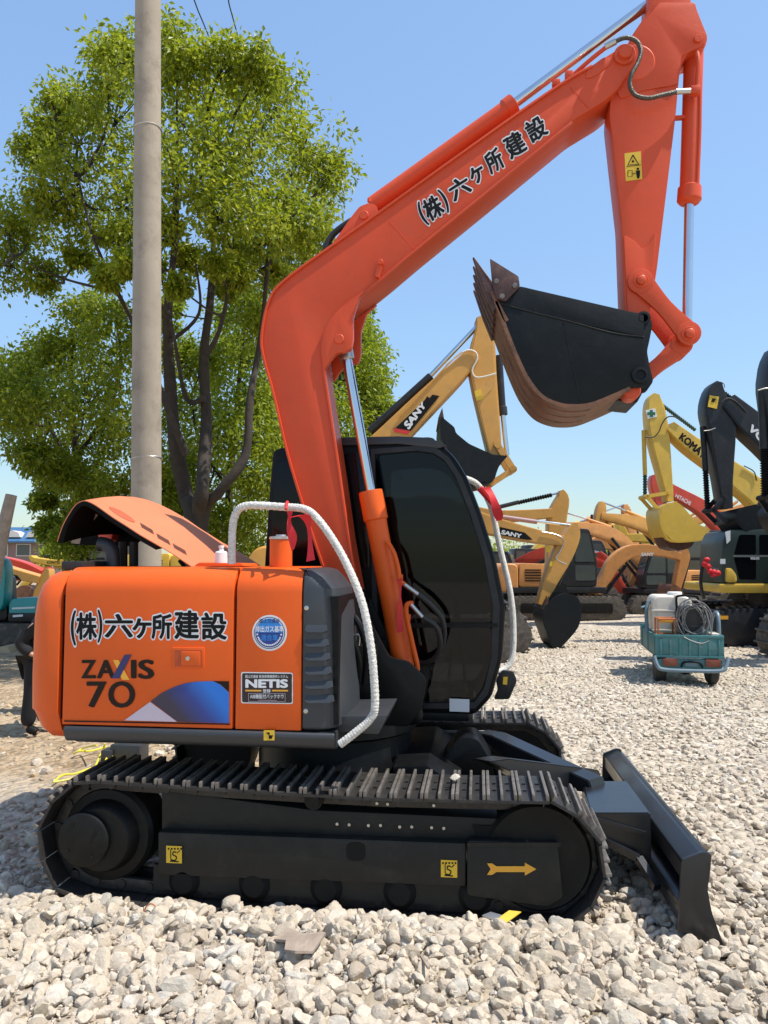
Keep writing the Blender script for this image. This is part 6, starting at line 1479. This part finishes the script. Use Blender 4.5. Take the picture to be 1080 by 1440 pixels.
patch(A, [(-4, 803), (24, 809), (30, 816), (-4, 811)], 'ink', -.245, 'boom_badge', 'boom'); letters([('SANY', [(-3, 804), (21, 810), (19, 815), (-4, 809)])], A['pl'], -.255, .05).build('boom_lettering', MT['white'], A['boom'])
digger('red excavator boom lying low at the left edge above the ochre one', 30, 24.0, 0, 'red', boom=[(-100, 800, 16), (-50, 786, 18), (0, 789, 14), (35, 796, 12), (62, 806, 8)], arm=[(70, 798, 5), (64, 808, 12), (48, 806, 8), (20, 815, 6)], body=-110, s=.9, thick=.5)
A = digger('yellow excavator with long low boom in front of the bush tree', 100, 28.0, 0, 'yellow', boom=[(180, 815, 12), (150, 790, 14), (120, 788, 11), (85, 792, 9), (52, 787, 6)], arm=[(46, 782, 4), (52, 788, 8), (70, 790, 7), (95, 800, 5)], cyl=[(62, 783, 100, 775, 1.6)], body=185, bdir=-1, thick=.6)
b = MB(); b.prism(rnd(A['pl'].poly([(98, 788), (106, 774), (114, 776), (118, 790)]), .06), A['pl'], -.3, .3, .03); b.build('boom_bracket', MT['yellow'], A['root'])
letters([('KOMATSU', qbox(66, 789, 84, 793))], A['pl'], -.33, .03).build('boom_lettering', MT['ink'], A['boom'])
local_digger('yellow excavator far behind the hood and pole with lowered boom', 215, 34, 0, 'yellow', (8, -50, 210), .8, -1)

# ================================================================ cargo tricycle and its load
cg = G(968, 966); hd = YAW - rad(11.5)
TP = PL((cg.x, cg.y, 0), hd)                 # u: right, o: forward (away)
T = thing('cargo_tricycle', 'worn teal cargo tricycle with loaded bed, seen from behind', 'tricycle', cg)
k = 1080 / 11.1
def tu(px): return TP.uv(px, 900, 0)[0]
def tz(py): return TP.uv(965, py, 0)[1]
xl, xr, zt_, zb_, zm = tu(922), tu(1018), tz(893), tz(940), tz(925)
L_ = 1.75
b = MB(); b.prism([(xl, zm), (xr, zm), (xr, zm + .05), (xl, zm + .05)], TP, .03, L_); b.build('bed_floor', MT['tealworn'], T)
b = MB(); b.prism([(xl, zm), (xr, zm), (xr, zt_), (xl, zt_)], TP, 0, .03, .006)
b.prism([(xl, zt_ - .04), (xr, zt_ - .04), (xr, zt_), (xl, zt_)], TP, -.02, .0, .004)
for j in range(7):
    u = xl + (xr - xl) * (j + .5) / 7; b.prism([(u - .015, zm + .03), (u + .015, zm + .03), (u + .015, zt_ - .06), (u - .015, zt_ - .06)], TP, -.018, .002, .004)
b.prism([(xl, zm), (xr, zm), (xr, zm + .03), (xl, zm + .03)], TP, -.02, .0, .004)
tg = b.build('tailgate', MT['tealworn'], T)
for x0, x1 in ((xl - .0, xl + .03), (xr - .03, xr)):
    b = MB(); b.prism([(x0, zm), (x1, zm), (x1, zt_ - .02), (x0, zt_ - .02)], TP, .032, L_, .005)
    for j in range(3): b.prism([(x0 - .012, zm + .02), (x1 + .012, zm + .02), (x1 + .012, zt_), (x0 - .012, zt_)], TP, .1 + j * .7, .14 + j * .7, .004)
    b.build('bed_side', MT['tealworn'], T)
b = MB(); b.prism([(xl, zm), (xr, zm), (xr, zt_ + .02), (xl, zt_ + .02)], TP, L_, L_ + .03, .006); b.build('headboard', MT['tealworn'], T)
b = MB(); b.prism(rnd([(xl + .02, zb_ + .0), (xr - .02, zb_), (xr - .02, zm - .02), (xl + .02, zm - .02)], .05), TP, .0, .04, .008); b.build('tail_panel', MT['tealworn'], T)
b = MB(); zl = zb_ - .01
b.tube([TP.pt(xl - .03, zm + .02, -.04), TP.pt(xl + .0, zm - .1, -.08), TP.pt(xl + .08, zl, -.10), TP.pt((xl + xr) / 2, zl - .01, -.10), TP.pt(xr - .08, zl, -.10), TP.pt(xr, zm - .1, -.08), TP.pt(xr + .04, zm + .02, -.04)], .028, 10); b.build('bumper_bar', MT['grayblue'], T)
for a, c in ((tu(931), tu(952)), (tu(991), tu(1012))):
    b = MB(); b.prism(rnd([(a, tz(937)), (c, tz(937)), (c, tz(926.5)), (a, tz(926.5))], .02), TP, -.03, .0, .006); b.build('tail_lamp', MT['lamp'], T)
b = MB(); b.prism(rnd([(tu(962), tz(937)), (tu(980), tz(937)), (tu(980), tz(929)), (tu(962), tz(929))], .02), TP, -.02, .0, .004); b.build('plate', MT['grayblue'], T)
b = MB(); b.tube([TP.pt(tu(957), tz(938), -.02), TP.pt(tu(961), tz(931), -.03), TP.pt(tu(981), tz(931), -.03), TP.pt(tu(987), tz(938), -.02)], .014, 8); b.build('plate_frame', MT['ink'], T)
for xc in (tu(931), tu(1006)):
    b = MB(); r = .24; c = TP.pt(xc, r, .32)
    b.lathe(c - TP.u * .075, TP.u, [(0, .13), (.0, r - .04), (.03, r), (.12, r), (.15, r - .04), (.15, .13)], 32)
    wl = b.build('wheel', MT['rubber'], T); b = MB(); b.lathe(c - TP.u * .06, TP.u, [(0, .03), (.02, .13), (.1, .13), (.12, .03)], 20); b.build('rim', MT['galv'], wl)
b = MB(); c = TP.pt(tu(968), .24, .32); b.cyl(c - TP.u * .42, c + TP.u * .42, .04); b.ball(c, .11, 14); b.build('axle', MT['ink'], T)
for s_ in (xl, xr):
    b = MB(); b.tube([TP.pt(s_, zt_ - .05, .3), TP.pt(s_, zt_ + .22, .33), TP.pt(s_, zt_ + .30, .45), TP.pt(s_, zt_ + .2, .75), TP.pt(s_, zt_ - .03, .9)] if s_ == xr else [TP.pt(s_, zt_ - .05, .9), TP.pt(s_, zt_ + .25, .95), TP.pt(s_ + .05, zt_ + .42, 1.0), TP.pt(s_ + .25, zt_ + .45, 1.0)], .03, 10); b.build('side_rail', MT['grayblue'], T)
b = MB(); b.tube([TP.pt(0, .55, L_ + .05), TP.pt(0, .42, L_ + .5), TP.pt(0, .75, L_ + .85), TP.pt(0, 1.0, L_ + .75)], .04); b.tube([TP.pt(0, .8, L_ + .83), TP.pt(0, .25, L_ + 1.05)], .035); b.tube([TP.pt(-.35, 1.0, L_ + .55), TP.pt(-.2, 1.02, L_ + .72), TP.pt(.2, 1.02, L_ + .72), TP.pt(.35, 1.0, L_ + .55)], .018); b.build('front_frame', MT['grayblue'], T)
b = MB(); c = TP.pt(0, .25, L_ + 1.05); b.lathe(c - TP.u * .05, TP.u, [(0, .14), (0, .21), (.02, .25), (.08, .25), (.1, .21), (.1, .14)], 28); b.build('front_wheel', MT['rubber'], T)
b = MB(); b.box(TP.pt(0, .62, L_ + .32), .32, .4, .10, (TP.u, TP.n, Vector((0, 0, 1))), .03); b.build('seat', MT['rubber'], T)
AX = (TP.u, TP.n, Vector((0, 0, 1)))
# load
tzz = lambda py, o: TP.uv(965, py, o)[1]; tuu = lambda px, o: TP.uv(px, 900, o)[0]
tank = thing('water_tank', 'translucent white plastic tank on the tricycle bed', 'tank', TP.pt(tuu(955, 1.0), zm + .05, 1.0))
u0, u1 = tuu(919, .75), tuu(975, .75); z1 = tzz(838, .75)
b = MB(); b.prism(rnd([(u0, zm + .055), (u1, zm + .055), (u1, z1 - .06), (u1 - .1, z1), (u0 + .06, z1), (u0, z1 - .08)], .06, 4), TP, .75, 1.5, .05, seg=3)
for f in (.35, .7): b.prism(rnd([(u0 - .015, zm + (z1 - zm) * f), (u1 + .015, zm + (z1 - zm) * f), (u1 + .015, zm + (z1 - zm) * f + .04), (u0 - .015, zm + (z1 - zm) * f + .04)], .01), TP, .735, 1.515, .008)
b.prism([(u0 + .33, zm + .1), (u0 + .37, zm + .1), (u0 + .37, z1 + .012), (u0 + .33, z1 + .012)], TP, .73, 1.52, .01)
b.build('tank_body', MT['tank'], tank)
b = MB(); b.cyl(TP.pt(u1 - .2, z1 - .01, 1.1), TP.pt(u1 - .2, z1 + .05, 1.1), .11, n=20, bev=.01); b.build('lid', MT['white'], tank)
eng = thing('pump_engine', 'small orange framed pump engine on the tricycle bed beside the tank', 'engine', TP.pt(tuu(938, .3), zm + .05, .35))
a, c = tuu(926, .2), tuu(951, .2); z0, z1 = zm + .055, tzz(871, .2)
b = MB()
for u in (a, c):
    for o in (.2, .5): b.cyl(TP.pt(u, z0, o), TP.pt(u, z1, o), .014, n=8)
    b.cyl(TP.pt(u, z1, .2), TP.pt(u, z1, .5), .014, n=8); b.cyl(TP.pt(u, z0 + .02, .2), TP.pt(u, z0 + .02, .5), .014, n=8)
for z in (z0 + .02, z1, (z0 + z1) / 2):
    for o in (.2, .5): b.cyl(TP.pt(a, z, o), TP.pt(c, z, o), .014, n=8)
b.build('frame', MT['copper'], eng)
b = MB(); m_ = (a + c) / 2; b.cyl(TP.pt(a + .04, z0 + .13, .35), TP.pt(c - .04, z0 + .13, .35), .085, n=20, bev=.01); b.box(TP.pt(m_, z0 + .05, .35), .18, .2, .08, AX, .01); b.build('motor', MT['galv'], eng)
b = MB(); b.box(TP.pt(m_, z1 - .03, .35), c - a - .06, .22, .06, AX, .015); b.build('fuel_tank', MT['gold'], eng)
reel = thing('hose_pump', 'black pump case with carrying handle on the tricycle bed', 'pump', TP.pt(tuu(975, .3), zm + .05, .4))
a, c = tuu(955, .25), tuu(987, .25); z0, z1 = zm + .055, tzz(853, .25)
b = MB(); b.prism(rnd([(a, z0), (c, z0), (c, z1 - .05), (c - .06, z1), (a + .05, z1), (a, z1 - .06)], .03), TP, .25, .6, .02)
for j in range(5): b.prism([(a + .03, z0 + .08 + .07 * j), (c - .03, z0 + .08 + .07 * j), (c - .03, z0 + .1 + .07 * j), (a + .03, z0 + .1 + .07 * j)], TP, .24, .26, .003)
b.build('case', MT['vblack'], reel)
b = MB(); b.tube([TP.pt(a + .01, z1 - .1, .4), TP.pt(a + .0, z1 + .1, .4), TP.pt(a + .04, z1 + .15, .4), TP.pt(c - .06, z1 + .15, .4), TP.pt(c - .01, z1 + .1, .4), TP.pt(c, z1 - .15, .4)], .018, 8); b.build('handle', MT['ink'], reel)
b = MB()
for j in range(9):
    cc = TP.pt(tuu(975 + R.uniform(-4, 5), .15), tzz(872 + R.uniform(-6, 4), .15), .16 + R.uniform(-.06, .04)); ra, rb = R.uniform(.14, .24), R.uniform(.18, .30); ph = R.uniform(-.4, .4)
    pts = [cc + TP.u * (ra * math.cos(t + ph)) + Vector((0, 0, rb * math.sin(t))) + TP.n * (.03 * math.sin(3 * t + j)) for t in np.linspace(0, 2 * math.pi, 22)]
    b.tube(pts, .008, 6, 2)
b.tube([TP.pt(tuu(962, -.05), tzz(896, -.05), -.03), TP.pt(tuu(975, -.05), tzz(902, -.05), -.05), TP.pt(tuu(990, -.05), tzz(904, -.05), -.04), TP.pt(tuu(1001, 0), tzz(893, 0), .02), TP.pt(tuu(994, .1), tzz(860, .1), .1)], .009, 6)
tag(b.build('cable_coil', mat('grey_cable', (.16, .155, .15), .5), None), 'tangled grey cable coil hung over the tricycle tailgate', 'cable')
b = MB(); b.box(TP.pt(tuu(1003, .3), zm + .2, .3), .12, .3, .28, AX, .01); tag(b.build('cardboard_box', MT['tank'], None, base=True), 'small pale box at the right end of the tricycle bed', 'box')
